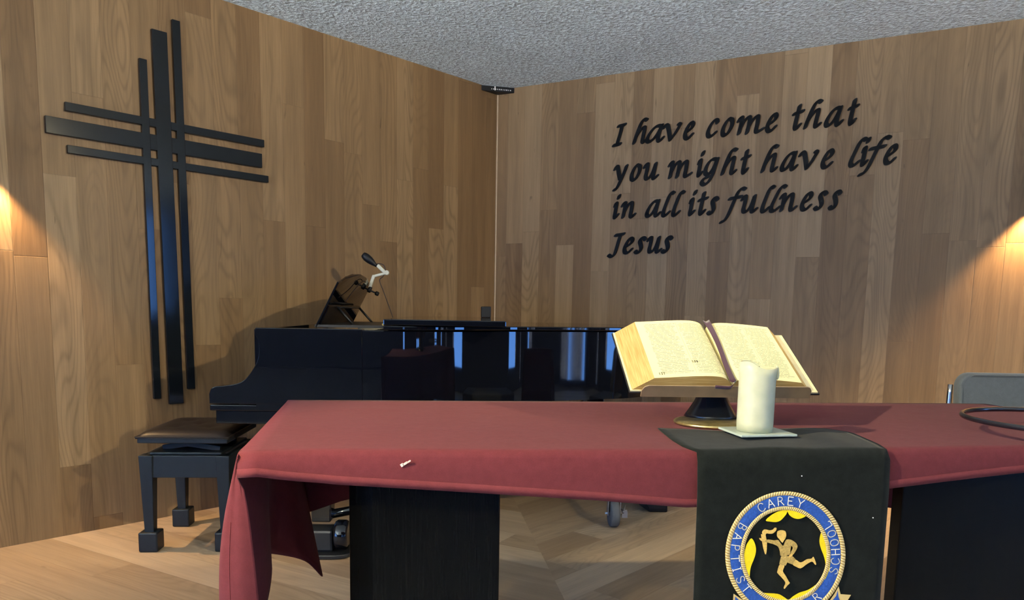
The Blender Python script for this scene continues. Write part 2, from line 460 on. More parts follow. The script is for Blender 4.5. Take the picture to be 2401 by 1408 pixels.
def wall(name, P0, P1, mat, openings=(), th=0.12, inward=None):
    """wall slab from P0 to P1 with rectangular openings (s0,s1,z0,z1); local x runs along the wall"""
    d = (P1 - P0); ln = d.length; u = d / ln; n = Vector((-u.y, u.x, 0))
    if n.dot(Vector((0, 0, 0)) - P0) < 0: n = -n
    xs = sorted({0.0, ln, *[o[0] for o in openings], *[o[1] for o in openings]})
    zs = sorted({0.0, CEIL, *[o[2] for o in openings], *[o[3] for o in openings]})
    mb = MB(); ang = math.atan2(u.y, u.x)
    for i in range(len(xs) - 1):
        for j in range(len(zs) - 1):
            xm, zm = (xs[i] + xs[i + 1]) / 2, (zs[j] + zs[j + 1]) / 2
            if any(o[0] < xm < o[1] and o[2] < zm < o[3] for o in openings): continue
            c = P0 + u * xm - n * (th / 2) + Vector((0, 0, zm))
            mb.box(c, (xs[i + 1] - xs[i], th, zs[j + 1] - zs[j]), ang)
    o = mb.build(name, mat, loc=P0, rotz=ang)
    return tag(o, kind='structure'), u, n
wall('wall_left', CORNER, END_L, 'wood_left')
wall('wall_right', CORNER, END_R, 'wood_right')
# thin pale lipping where the boards meet in the corner
mb = MB(); mb.box(CORNER + (N_L + N_R).normalized() * 0.006 + Vector((0, 0, 1.31)), (0.008, 0.008, 2.62), 0.5)
tag(mb.build('trim_1', 'trim_pale'), kind='structure')

def pane_mat():
    N = NT('window_glass'); N.n.remove(N.b)
    tr = N.new('ShaderNodeBsdfTransparent'); gl = N.new('ShaderNodeBsdfGlossy'); gl.inputs['Roughness'].default_value = 0.02
    mx = N.new('ShaderNodeMixShader'); mx.inputs[0].default_value = 0.06
    N.t.links.new(tr.outputs[0], mx.inputs[1]); N.t.links.new(gl.outputs[0], mx.inputs[2])
    N.t.links.new(mx.outputs[0], N.n['Material Output'].inputs['Surface']); return N.m
PANE = pane_mat()
WIN = [0]
def glazing(P0, u, n, s0, s1, z0, z1, mull):
    WIN[0] += 1
    ang = math.atan2(u.y, u.x); wd = s1 - s0
    c = P0 + u * (s0 + s1) / 2 + Vector((0, 0, (z0 + z1) / 2))
    w = bpy.data.objects.new('window_%d' % WIN[0], None); COL.objects.link(w)
    w.matrix_world = Matrix.Translation(c - Vector((0, 0, (z1 - z0) / 2))) @ Matrix.Rotation(ang, 4, 'Z'); WM[w.name] = w.matrix_world.copy()
    tag(w, kind='structure')
    f = MB(); t = 0.06
    for k in range(mull + 1):
        f.box(c + u * (-wd / 2 + wd * k / mull), (t, 0.10, z1 - z0), ang)
    for z in (-1, 1): f.box(c + Vector((0, 0, z * (z1 - z0) / 2)), (wd + t, 0.10, t), ang)
    f.build('window_frame', 'frame', w)
    p = MB(); p.box(c - n * 0.05, (wd, 0.01, z1 - z0), ang); p.build('pane', PANE, w)
    l = bpy.data.lights.new('daylight_portal', 'AREA'); l.shape = 'RECTANGLE'; l.size = wd; l.size_y = z1 - z0; l.cycles.is_portal = True
    o = bpy.data.objects.new('daylight_portal', l); COL.objects.link(o); o.location = c - n * 0.11
    o.rotation_euler = n.to_track_quat('-Z', 'Z').to_euler()
# side with tall glazed doors (camera right), back and left
ops = [(1.70, 2.40, 0.30, 2.4), (2.95, 3.10, 0.05, 2.4), (3.60, 3.85, 0.05, 2.4), (4.55, 5.20, 0.05, 2.4)]
_, u, n = wall('wall_side_right', END_R, BR, 'dark_wall', ops)
for o_ in ops: glazing(END_R, u, n, *o_, max(1, round((o_[1] - o_[0]) / 0.8)))
ops = [(1.0, 1.9, 0.05, 2.4), (4.9, 5.5, 0.05, 2.4)]
_, u, n = wall('wall_back', BR, BL, 'dark_wall', ops)
for o_ in ops: glazing(BR, u, n, *o_, 2)
ops = [(0.4, 3.6, 0.05, 2.4), (4.2, 7.0, 0.05, 2.4)]
_, u, n = wall('wall_side_left', END_L, BL, 'plaster', ops)
for o_ in ops: glazing(END_L, u, n, *o_, 3)

# ================================================================== LAMPS
def spot(loc, aim, power, size_deg, col=SPOT, blend=0.5, rad=0.03):
    l = bpy.data.lights.new('spot_beam', 'SPOT'); l.energy = power; l.color = col
    l.spot_size = math.radians(size_deg); l.spot_blend = blend; l.shadow_soft_size = rad
    o = bpy.data.objects.new('spot_beam', l); COL.objects.link(o)
    o.location = loc; o.rotation_euler = (Vector(aim) - Vector(loc)).to_track_quat('-Z', 'Y').to_euler()
    return o
def downlight(x, y, aim, power, ang, label, blend=0.6, rad=0.04):
    t = thing('ceiling_spotlight', label, 'light', (x, y, CEIL))
    d = (Vector(aim) - Vector((x, y, CEIL - 0.12))).normalized()
    q = d.to_track_quat('-Z', 'Y').to_matrix().to_4x4()
    m = MB(); m.lathe([(0.045, -0.02), (0.05, 0)], (x, y, CEIL), 20); m.build('mounting_plate', 'plastic', t)
    m = MB(); m.tube([(x, y, CEIL - 0.02), (x, y, CEIL - 0.12)], 0.008); m.build('stalk', 'plastic', t)
    m = MB(); m.lathe([(0.035, 0.06), (0.045, -0.05), (0.05, -0.07), (0.042, -0.07), (0.03, 0.03)], n=20, mat=Matrix.Translation((x, y, CEIL - 0.12)) @ q, capt=True, capb=True)
    m.build('lamp_housing', 'plastic', t)
    spot(Vector((x, y, CEIL - 0.12)) + d * 0.09, aim, power, ang, SPOT, blend, rad)
downlight(-2.3, 0.25, (0.50, 1.78, 0.86), 960, 42, 'black ceiling spotlight left of the table, aimed at the open book')
downlight(2.6, 0.60, (-1.2, 4.1, 1.25), 400, 54, 'black ceiling spotlight right of the table, aimed at the piano')

downlight(-1.6, -2.2, (1.3, 4.6, 1.35), 300, 66, 'added fill spotlight unseen at the left behind the camera, brightening the right oak wall', 0.8)  # added fill lamp out of view, warms the right wall
downlight(1.9, -2.2, (-1.3, 4.2, 1.5), 60, 70, 'added fill spotlight unseen at the right behind the camera, brightening the left oak wall', 0.8)  # second added fill lamp, lifts the left wall
def sconce(P, n, label, power):
    """half-round wall lamp throwing light down (and a little up) the boards"""
    ang = math.atan2(n.y, n.x) - PI / 2
    t = thing('wall_lamp', label, 'lamp', P - Vector((0, 0, 0.10)), ang)
    u = Vector((math.cos(ang), math.sin(ang), 0))
    m = MB(); m.box(P + n * 0.01, (0.10, 0.02, 0.20), ang); m.build('back_plate', 'plastic', t, bevel=0.004)
    m = MB(); rows = []
    for z, r in ((-0.09, 0.05), (0.09, 0.05)):
        rows.append([P + u * (r * math.cos(a)) + n * (0.02 + r * math.sin(a)) + Vector((0, 0, z)) for a in [PI * k / 16 for k in range(17)]])
    m.quadgrid(rows); m.build('shade', 'plastic', t, solid=0.004)
    l = bpy.data.lights.new('lamp_glow', 'SPOT'); l.energy = power; l.color = WARM; l.shadow_soft_size = 0.02
    l.spot_size = math.radians(96); l.spot_blend = 0.5
    o = bpy.data.objects.new('lamp_glow', l); COL.objects.link(o); o.location = P + n * 0.038 - Vector((0, 0, 0.06))
    o.rotation_euler = (-n * 0.12 + Vector((0, 0, 1))).to_track_quat('Z', 'Y').to_euler()
PR = CORNER + U_R * 3.275 + Vector((0, 0, 1.78)); PLs = CORNER + U_L * 3.14 + Vector((0, 0, 1.74))
sconce(PR, N_R, 'black half round wall lamp glowing warm on the right oak wall', 200)
sconce(PLs, N_L, 'black half round wall lamp glowing warm on the left oak wall', 125)

# ================================================================== CROSS (left wall)
def onL(s, z, off=0.0): return CORNER + U_L * s + Vector((0, 0, z)) + N_L * off
def onR(s, z, off=0.0): return CORNER + U_R * s + Vector((0, 0, z)) + N_R * off
cross = thing('cross', 'large black cross of three upright and three level bars on the left oak wall', 'cross', onL(2.35, 0.6))
def barL(name, s0, s1, z0, z1, o0, o1, lean=0.0):
    m = MB()
    m.prism([(s0, z0), (s1, z0), (s1 + lean, z1), (s0 + lean, z1)], lambda s, z: onL(s, z, o0), lambda s, z: onL(s, z, o1))
    m.build(name, 'matte_black', cross, bevel=0.002)
barL('upright_bar', 2.428, 2.464, 0.621, 2.258, 0.001, 0.0190, 0.004)
barL('upright_bar', 2.316, 2.388, 0.588, 2.408, 0.001, 0.0194, 0.016)
barL('upright_bar', 2.253, 2.292, 0.660, 2.479, 0.001, 0.0190, 0.013)
barL('level_bar', 1.829, 2.797, 1.951, 1.990, 0.001, 0.0180)
barL('level_bar', 1.844, 2.879, 1.841, 1.915, 0.001, 0.0182)
barL('level_bar', 1.808, 2.797, 1.767, 1.803, 0.001, 0.0180)

# ================================================================== WALL TEXT (right wall)
GL = {
 'I': [[(.40, 1.24), (.70, 1.27), (1.0, 1.31)], [(.74, 1.28), (.62, .85), (.45, .4), (.30, .02)], [(.0, -.02), (.30, .0), (.60, .04)]],
 'h': [[(.06, .02), (.20, .45), (.42, 1.0), (.62, 1.38), (.80, 1.52), (.98, 1.47)], [(.15, .30), (.35, .62), (.62, .92), (.80, 1.0), (.84, .86), (.74, .40), (.70, .10), (.80, .02), (.97, .16)]],
 'a': [[(.88, .98), (.66, 1.0), (.42, .84), (.18, .50), (.06, .18), (.14, .01), (.34, .08), (.58, .36), (.78, .72), (.90, 1.0)], [(.90, 1.02), (.78, .55), (.70, .18), (.76, .01), (.88, .06), (1.0, .20)]],
 'v': [[(.0, .84), (.12, 1.0), (.24, .92), (.32, .60), (.38, .25), (.42, .02)], [(.42, .02), (.66, .36), (.86, .72), (.96, .94), (.88, 1.0)]],
 'e': [[(.20, .42), (.50, .52), (.82, .70), (.90, .88), (.76, 1.0), (.50, .90), (.22, .58), (.08, .24), (.20, .02), (.48, .02), (.84, .24)]],
 'c': [[(.94, .84), (.86, 1.0), (.62, .97), (.32, .70), (.10, .30), (.16, .04), (.42, .01), (.80, .22)]],
 'o': [[(.62, 1.0), (.36, .80), (.12, .42), (.10, .10), (.32, .0), (.62, .18), (.88, .58), (.88, .90), (.62, 1.0)]],
 'm': [[(.02, .80), (.09, .98), (.15, .96), (.12, .55), (.05, .02)], [(.09, .30), (.22, .70), (.38, .97), (.46, .92), (.44, .55), (.37, .02)], [(.40, .30), (.54, .70), (.70, .97), (.78, .92), (.76, .50), (.72, .14), (.78, .02), (.98, .18)]],
 'n': [[(.02, .80), (.14, .98), (.24, .94), (.18, .50), (.08, .02)], [(.14, .30), (.36, .70), (.62, .97), (.76, .90), (.72, .50), (.66, .14), (.76, .01), (.98, .18)]],
 'u': [[(.02, .82), (.15, 1.0), (.25, .94), (.20, .55), (.12, .20), (.20, .02), (.42, .12), (.64, .44), (.82, .92)], [(.84, 1.0), (.76, .55), (.68, .16), (.76, .01), (.98, .18)]],
 't': [[(.62, 1.36), (.48, .95), (.30, .45), (.22, .12), (.38, .0), (.74, .22)], [(.06, .90), (.50, .96), (1.0, 1.02)]],
 'y': [[(.02, .82), (.14, 1.0), (.25, .92), (.34, .55), (.46, .14)], [(.98, 1.0), (.82, .62), (.58, .16), (.34, -.28), (.14, -.54), (.0, -.58)]],
 'i': [[(.22, .80), (.40, 1.0), (.48, .90), (.30, .42), (.18, .12), (.30, .0), (.74, .20)], [(.80, 1.34), (.92, 1.50)]],
 'g': [[(.90, .98), (.66, 1.0), (.42, .80), (.26, .46), (.24, .16), (.38, .05), (.60, .24), (.82, .66), (.92, 1.0)], [(.94, 1.0), (.80, .46), (.66, -.04), (.46, -.42), (.20, -.60), (.04, -.46), (.14, -.24), (.44, -.10)]],
 'l': [[(1.0, 1.46), (.84, 1.52), (.62, 1.32), (.36, .82), (.12, .28), (.12, .04), (.30, .0), (.62, .22)]],
 'f': [[(1.0, 1.46), (.88, 1.52), (.72, 1.34), (.58, .88), (.44, .36), (.30, -.14), (.16, -.46), (.0, -.58)], [(.34, .90), (.58, .95), (.84, 1.0)]],
 's': [[(.98, .88), (.84, 1.0), (.58, .97), (.44, .78), (.54, .54), (.60, .28), (.42, .05), (.16, .0), (.02, .10)]],
 'J': [[(.45, 1.24), (.72, 1.27), (1.0, 1.31)], [(.80, 1.28), (.66, .80), (.52, .25), (.40, -.10), (.20, -.24), (.02, -.14)]],
}
LINES = [
 (2.188, 'top', [('I', 'I'), ('have', 'have'), ('come', 'come'), ('that', 'that')],
  [(.881, .974), (1.015, 1.123), (1.101, 1.234), (1.216, 1.346), (1.351, 1.431), (1.494, 1.581), (1.585, 1.674), (1.682, 1.853), (1.851, 1.932), (2.003, 2.074), (2.067, 2.173), (2.18, 2.288), (2.305, 2.368)]),
 (1.953, 'second', [('you', 'you'), ('might', 'might'), ('have', 'have'), ('life', 'life')],
  [(.894, .997), (1.006, 1.093), (1.097, 1.207), (1.262, 1.427), (1.447, 1.501), (1.472, 1.594), (1.597, 1.702), (1.718, 1.782), (1.837, 1.943), (1.949, 2.055), (2.055, 2.17), (2.177, 2.257), (2.324, 2.424), (2.388, 2.443), (2.384, 2.546), (2.508, 2.587)]),
 (1.715, 'third', [('in', 'in'), ('all', 'all'), ('its', 'its'), ('fullness', 'fullness')],
  [(.896, .955), (.955, 1.064), (1.12, 1.23), (1.228, 1.32), (1.294, 1.385), (1.403, 1.464), (1.464, 1.534), (1.526, 1.601), (1.609, 1.766), (1.731, 1.84), (1.847, 1.936), (1.897, 2.003), (1.959, 2.067), (2.077, 2.157), (2.155, 2.234), (2.236, 2.31)]),
 (1.482, 'bottom', [('Jesus', 'Jesus')],
  [(.869, .992), (.975, 1.061), (1.056, 1.143), (1.141, 1.249), (1.24, 1.319)]),
]
def hull(pts):
    pts = sorted(set((round(p[0], 6), round(p[1], 6)) for p in pts))
    def half(ps):
        o = []
        for p in ps:
            while len(o) > 1 and (o[-1][0] - o[-2][0]) * (p[1] - o[-2][1]) - (o[-1][1] - o[-2][1]) * (p[0] - o[-2][0]) <= 0: o.pop()
            o.append(p)
        return o
    a, b_ = half(pts), half(pts[::-1]); return a[:-1] + b_[:-1]
def nib_stroke(mb, pts, nib, f0, f1):
    """broad-pen stroke: hull of the nib at neighbouring points, extruded"""
    for a, c in zip(pts[:-1], pts[1:]):
        h = hull([(a[0] + n_[0], a[1] + n_[1]) for n_ in nib] + [(c[0] + n_[0], c[1] + n_[1]) for n_ in nib])
        if len(h) > 2: mb.prism(h, f0, f1)
NA = math.radians(38)
NIB = [(.0156 * math.cos(t) * math.cos(NA) - .0058 * math.sin(t) * math.sin(NA), .0156 * math.cos(t) * math.sin(NA) + .0058 * math.sin(t) * math.cos(NA)) for t in [2 * PI * k / 12 for k in range(12)]]
ORD = ['first', 'second', 'third', 'fourth', 'fifth', 'sixth', 'seventh', 'eighth']
XH = 0.107
for z0, lname, words, boxes in LINES:
    bi = 0
    for w_, _ in words:
        for k, ch in enumerate(w_):
            s0, s1 = boxes[bi]; bi += 1
            # keep the pen inside the measured box
            a0, a1 = s0 + 0.010, s1 - 0.010
            m = MB()
            for st in GL[ch]:
                P = [(a0 + (a1 - a0) * p[0], z0 + 0.008 + (XH - 0.012) * p[1]) for p in st]
                P = [tuple(q) for q in smooth(P, 5)]
                nib_stroke(m, P, NIB, lambda s, z: onR(s, z, 0.003), lambda s, z: onR(s, z, 0.014))
            o = m.build('wall_letter', 'letter_black', loc=onR((s0 + s1) / 2, z0, 0.003))
            same = [i for i, c in enumerate(w_) if c == ch]
            if len(w_) == 1: lab = "black raised letter %s standing alone at the start of the top text line" % ch
            else:
                lab = "black raised %s, %s letter of '%s' in the %s line of wall text" % (ch, ORD[k], w_, lname)
            tag(o, lab, 'letter', 'black raised letters of the wall text')

# ================================================================== CORNER SPEAKER
t = thing('corner_speaker', 'small black triangular speaker fixed in the wall corner under the ceiling', 'speaker', CORNER + Vector((0, 0, CEIL - 0.03)))
m = MB(); A, B2 = onL(0.165, 0), onR(0.135, 0)
nn = (N_L + N_R).normalized()
poly = [CORNER + nn * 0.004, B2, A]
pc = [(p.x, p.y) for p in poly]
m.prism(pc, lambda x, y: Vector((x, y, CEIL - 0.036)), lambda x, y: Vector((x, y, CEIL - 0.001)))
m.build('body', 'plastic', t, bevel=0.003)
dirn = (B2 - A).normalized(); fn = Vector((dirn.y, -dirn.x, 0))
if fn.dot(CAM_P - A) < 0: fn = -fn
m = MB()
for k in range(11):
    p = A + dirn * (0.075 + 0.0135 * k) + fn * 0.001 + Vector((0, 0, CEIL - 0.021))
    m.box(p, (0.004 + 0.003 * ((k * 7) % 3) / 2, 0.003, 0.007), math.atan2(dirn.y, dirn.x))
m.build('grille_dots', 'white_led', t)
m = MB(); m.box(A + dirn * 0.098 + fn * 0.002 + Vector((0, 0, CEIL - 0.016)), (0.007, 0.003, 0.026), math.atan2(dirn.y, dirn.x)); m.build('indicator_strip', 'white_led', t)

# ================================================================== GRAND PIANO
PO = Vector((-1.31, 3.20, 0)); PA = math.radians(2.0)
PU = Vector((math.cos(PA), math.sin(PA), 0)); PV = Vector((-math.sin(PA), math.cos(PA), 0))
def pp(a, b_, z): return PO + PU * a + PV * b_ + Vector((0, 0, z))
piano = thing('grand_piano', 'glossy black grand piano standing behind the table with its keyboard at the left', 'piano', PO, PA)
side = smooth([(.74, .0), (.79, .0008), (.85, .006), (.92, .024), (1.0, .060), (1.1, .122), (1.2, .196), (1.3, .264), (1.4, .314), (1.6, .392), (1.8, .468), (1.95, .545), (2.06, .67), (2.11, .84), (2.11, 1.05), (2.06, 1.22), (1.95, 1.37), (1.78, 1.46), (1.55, 1.49)], 8)
side = [(p.x, p.y) for p in side]
outer = [(.20, 0.0)] + [(.20 + .54 * k / 10, 0.0) for k in range(1, 10)] + side + [(1.2, 1.49), (.20, 1.49)]
def offset_in(poly, d):
    out = []; n_ = len(poly)
    for i in range(n_):
        p0, p1, p2 = Vector(poly[i - 1]), Vector(poly[i]), Vector(poly[(i + 1) % n_])
        e1, e2 = (p1 - p0), (p2 - p1)
        n1 = Vector((-e1.y, e1.x)).normalized() if e1.length > 1e-7 else Vector((0, 0))
        n2 = Vector((-e2.y, e2.x)).normalized() if e2.length > 1e-7 else n1
        nb = (n1 + n2); nb = nb.normalized() if nb.length > 1e-6 else n1
        c = max(0.4, nb.dot(n1)); out.append(tuple(p1 + nb * (d / c)))
    return out
# curved case wall
Z0, Z1 = 0.66, 1.000
inner = offset_in(outer, 0.045)
m = MB()
rows = []
prof = [(0, Z0), (0, Z1 - .004), (.12, Z1), (1, Z1), (1, Z0)]
def mixp(t_): return [(o_[0] + (i_[0] - o_[0]) * t_, o_[1] + (i_[1] - o_[1]) * t_) for o_, i_ in zip(outer, inner)]
for t_, z in prof + [prof[0]]: rows.append([pp(x, y, z) for x, y in mixp(t_)])
m.quadgrid(rows, True); bmesh.ops.remove_doubles(m.bm, verts=m.bm.verts, dist=1e-5)
for f in m.bm.faces: f.smooth = True
o = m.build('case_rim', 'piano_black', piano)
md = o.modifiers.new('edge', 'EDGE_SPLIT'); md.split_angle = 0.6
# soundboard floor and beams underneath
m = MB(); ins = offset_in(outer, 0.04)
m.prism(ins, lambda x, y: pp(x, y, Z0 + 0.01), lambda x, y: pp(x, y, Z0 + 0.05)); m.build('soundboard', 'piano_matte', piano)
m = MB(); ins = offset_in(outer, 0.04)
m.prism(ins, lambda x, y: pp(x, y, 0.93), lambda x, y: pp(x, y, 0.945)); m.build('inner_deck', 'piano_matte', piano)
# cheek arms (near and far) with the scooped profile
arm = [(.66, 1.004), (.205, 1.004), (.200, .985), (.206, .968), (.216, .945), (.218, .900), (.210, .862), (.190, .825), (.160, .785), (.125, .763), (.070, .752), (.030, .748), (.010, .738), (.0, .715), (.0, .672), (.66, .672)]
armc = [tuple(p) for p in smooth(arm[1:14], 4)]
arm = [arm[0]] + armc + [arm[14], arm[15]]
for y0, y1 in ((0.0, 0.055), (1.435, 1.49)):
    m = MB(); yy0, yy1 = (y0 - 0.002, y1) if y0 < 0.5 else (y0, y1 + 0.002)
    m.prism(arm, lambda x, z: pp(x, yy0, z), lambda x, z: pp(x, yy1, z)); m.build('cheek_arm', 'piano_black', piano, bevel=0.003)
m = MB(); m.box(pp(.24, .745, .655), (.48, 1.488, .026), PA); m.build('key_bed_moulding', 'piano_black', piano, bevel=0.004)
m = MB(); m.box(pp(.30, .745, .612), (.56, 1.46, .06), PA); m.build('key_bed', 'piano_black', piano, bevel=0.004)
m = MB(); m.box(pp(.235, .745, .84), (.02, 1.38, .16), PA); m.build('fallboard', 'piano_black', piano, bevel=0.003)
m = MB(); m.box(pp(.010, .745, .70), (.018, 1.38, .05), PA); m.build('key_slip', 'piano_black', piano, bevel=0.002)
kx = MB(); kb = MB()
for k in range(52): kx.box(pp(.10, .07 + 1.35 * (k + .5) / 52, .715), (.15, 1.35 / 52 - .001, .02), PA)
kx.build('white_keys', 'ivory', piano)
for k in range(51):
    if k % 7 in (0, 2, 3, 5, 6): kb.box(pp(.13, .07 + 1.35 * (k + 1) / 52, .73), (.095, .011, .02), PA)
kb.build('black_keys', 'piano_black', piano)
# main lid behind the hinge, and the front flap folded back on it
_so = [p for p in offset_in([(.2, 0)] + side + [(1.2, 1.49), (.2, 1.49)], -0.012)[1:-2] if p[0] > .76]
lid_out = [(.75, -.010)] + _so + [(1.2, 1.502), (.75, 1.502)]
m = MB(); m.prism(lid_out, lambda x, y: pp(x, y, Z1 + .003), lambda x, y: pp(x, y, Z1 + .021)); m.build('lid', 'piano_black', piano, bevel=0.004)
m = MB(); m.box(pp(1.015, .745, Z1 + .0365), (.53, 1.50, .026), PA); m.build('lid_flap', 'piano_black', piano, bevel=0.004)
m = MB(); m.tube([pp(.746, .02, Z1 + .026), pp(.746, 1.47, Z1 + .026)], .005, 8); m.build('hinge', 'brass', piano)
# music desk
def dk(yb, s, off=0.0):            # point on the desk panel: yb across, s up the slope
    return pp(.400 + .105 / .235 * s + off * .9, yb, 1.004 + .21 / .235 * s - off * .4)
desk = thing  # alias kept short
dp = [(.25, 0), (.25, .235), (.30, .243), (.38, .268), (.50, .288), (.70, .297), (.90, .288), (1.02, .268), (1.10, .243), (1.15, .235), (1.15, 0)]
m = MB(); m.prism(dp, lambda y, s: dk(y, s, 0), lambda y, s: dk(y, s, .010)); md_ = m.build('music_desk', 'piano_black', piano, bevel=0.002)
m = MB(); m.prism([(.27, .006), (.27, .115), (1.13, .115), (1.13, .006)], lambda y, s: dk(y, s, .0105), lambda y, s: dk(y, s, .016)); m.build('lower_ledge', 'piano_black', md_, bevel=0.001)
for yb in (.40, 1.0):
    m = MB(); m.tube([dk(yb, .115, .03), pp(.555, yb, 1.008)], .006, 8); m.build('prop_strut', 'piano_matte', md_)
m = MB(); m.tube([dk(.40, .115, .03), dk(1.0, .115, .03)], .004, 8); m.build('strut_rail', 'piano_matte', md_)
m = MB(); m.box(pp(.57, .70, 1.009), (.34, .9, .012), PA); m.build('desk_slide', 'piano_matte', md_)
# legs on a wheeled truck
def pleg(a, b_, label=None):
    m = MB(); m.taper(pp(a, b_, .13), (.085, .085), pp(a, b_, .60), (.125, .125), PA); lg = m.build('leg', 'piano_black', piano, bevel=0.006)
    return lg
l1 = pleg(.46, .10); l2 = pleg(.46, 1.38); 
m = MB(); m.taper(pp(1.80, .95, .16), (.085, .085), pp(1.80, .95, .67), (.125, .125), PA); l3 = m.build('leg', 'piano_black', piano, bevel=0.006)
def caster(a, b_, yaw, leg):
    c = pp(a, b_, .07)
    wm = Matrix.Translation(c) @ Matrix.Rotation(yaw, 4, 'Z') @ Matrix.Rotation(PI / 2, 4, 'X')
    m = MB(); m.lathe([(.040, -.022), (.064, -.022), (.070, -.016), (.070, .016), (.064, .022), (.040, .022)], n=28, mat=wm); w_ = m.build('caster_wheel', 'rubber', leg)
    R = Matrix.Rotation(yaw, 3, 'Z')
    m = MB()
    for s_ in (-1, 1):
        m.box(c + R @ Vector((0, s_ * .031, .038)), (.036, .004, .095), yaw)
    m.box(c + R @ Vector((0, 0, .084)), (.06, .07, .006), yaw)
    m.tube([c + R @ Vector((0, -.045, 0)), c + R @ Vector((0, .045, 0))], .007, 8)
    m.build('caster_fork', 'steel', leg)
    m = MB(); m.box(c + R @ Vector((.03, -.055, .01)), (.05, .018, .008), yaw + .4); m.box(c + R @ Vector((.012, -.060, -.010)), (.012, .03, .035), yaw); m.tube([c + R @ Vector((.0, -.05, .0)), c + R @ Vector((.045, -.07, .03))], .005, 6)
    m.build('brake_lever', 'steel', leg)
caster(1.86, .47, PA + PI / 2 + .05, l3)
m = MB(); m.tube([pp(1.86, .47, .16), pp(1.84, .70, .165), pp(1.80, .95, .165)], .02, 8); m.build('truck_arm', 'piano_matte', l3)
# front leg shoe with rounded dolly plate
m = MB(); pl = []
for k in range(28):
    a = 2 * PI * k / 28; pl.append((.50 + .115 * math.copysign(abs(math.cos(a)) ** .6, math.cos(a)), .02 + .10 * math.copysign(abs(math.sin(a)) ** .6, math.sin(a))))
m.prism(pl, lambda x, y: pp(x, y, .004), lambda x, y: pp(x, y, .022)); m.build('dolly_plate', 'piano_matte', l1, bevel=0.004)
m = MB(); m.box(pp(.46, .02, .07), (.14, .11, .10), PA); m.build('dolly_shoe', 'piano_matte', l1, bevel=0.012)
wm = Matrix.Translation(pp(.565, .0, .092)) @ Matrix.Rotation(PA, 4, 'Z') @ Matrix.Rotation(PI / 2, 4, 'Y')
m = MB(); m.lathe([(.045, -.03), (.06, -.028), (.066, -.018), (.066, .018), (.06, .028), (.045, .03)], n=28, mat=wm); m.build('dolly_wheel', 'piano_black', l1)
m = MB(); m.tube([pp(.46, .10, .15), pp(.95, .5, .15), pp(1.3, .8, .15), pp(1.80, .95, .16)], .022, 8); m.build('truck_arm', 'piano_black', l1)
m = MB(); m.tube([pp(.46, 1.38, .15), pp(.95, 1.1, .15), pp(1.3, .8, .15)], .022, 8); m.build('truck_arm', 'piano_matte', l2)
caster(.46, 1.38, PA + .4, l2)
# pedal lyre
m = MB()
for yb in (.66, .84): m.tube([pp(.62, yb, .60), pp(.62, yb, .20)], .02, 10)
m.box(pp(.60, .75, .155), (.20, .30, .07), PA)
ly = m.build('pedal_lyre', 'piano_black', piano, bevel=0.004)
for yb in (.68, .75, .82):
    m = MB(); m.box(pp(.46, yb, .13), (.12, .03, .012), PA); m.build('pedal', 'brass', ly, bevel=0.004)

# small box on the far end of the lid
bx = at(1139, 756, 4.40); bx.z = Z1 + .0500
m = MB(); m.box(bx + Vector((0, 0, .0325)), (.057, .05, .065), 0.1)
m.bm.verts.ensure_lookup_table()
o = m.build('speaker_box', 'plastic', loc=bx, bevel=0.004)
tag(o, 'small upright black box standing on the far side of the piano lid', 'box')

# ================================================================== CLIP-ON LAMP
LY = 4.27
lp = lambda x, y: at(x, y, LY)
t = thing('clip_lamp', 'clip-on reading lamp with cream arm and black head above the music desk', 'lamp', lp(869, 682))
def head_pts():
    a = lp(851, 597); c = lp(884, 625); return a, c
a, c = head_pts(); ax = (c - a); L_ = ax.length; q = ax.to_track_quat('Z', 'Y').to_matrix().to_4x4()
m = MB(); m.lathe([(.014, 0), (.019, .008), (.0225, .025), (.0215, .048), (.016, .072), (.010, .090), (.007, L_)], n=24, mat=Matrix.Translation(a) @ q, capb=True)
m.build('lamp_head', 'plastic', t)
def flat_arm(p, r, w, name):
    m = MB(); d = (r - p); ln = d.length; mm = Matrix.Translation((p + r) / 2) @ d.to_track_quat('X', 'Z').to_matrix().to_4x4()
    m.box((0, 0, 0), (ln + w, .018, w), mat=mm); m.build(name, 'lamp_white', t, bevel=0.005)
flat_arm(lp(888, 625), lp(903, 640), .020, 'upper_arm')
flat_arm(lp(908, 640), lp(878, 648), .015, 'middle_arm')
flat_arm(lp(876, 649), lp(868, 672), .018, 'lower_arm')
m = MB(); p_ = lp(907, 640); m.lathe([(.012, -.014), (.014, 0), (.012, .014)], n=16, mat=Matrix.Translation(p_) @ Matrix.Rotation(PI / 2, 4, 'X')); m.build('joint_knob', 'lamp_white', t)
m = MB(); m.tube([lp(847, 673), lp(865, 680), lp(886, 690)], .0045, 8); m.build('clamp_screw', 'plastic', t)
for px, py, r_ in ((847, 673, .0125), (866, 681, .014), (884, 689, .0125)):
    m = MB(); ax2 = (lp(886, 690) - lp(847, 673)).to_track_quat('Z', 'Y').to_matrix().to_4x4()
    m.lathe([(r_ * .8, -.010), (r_, -.006), (r_, .006), (r_ * .8, .010)], n=14, mat=Matrix.Translation(lp(px, py)) @ ax2); m.build('clamp_knob', 'plastic', t)
m = MB(); m.tube([lp(869, 673), lp(866, 682)], .011, 8); m.build('clamp_body', 'plastic', t)
cpts = [lp(881, 620), lp(890, 619), lp(899, 622), lp(903, 631), lp(902, 642), lp(897, 650), lp(891, 655), lp(891, 663), lp(897, 678), lp(908, 708), lp(916, 730), lp(921, 745.5)]
m = MB(); m.tube(smooth(cpts, 5), .0026, 7); m.build('cable', 'cord', t)
lead = [dk(.86, .265, .02), dk(.80, .27, .022), dk(.72, .255, .022), dk(.62, .20, .022), dk(.52, .15, .03)]
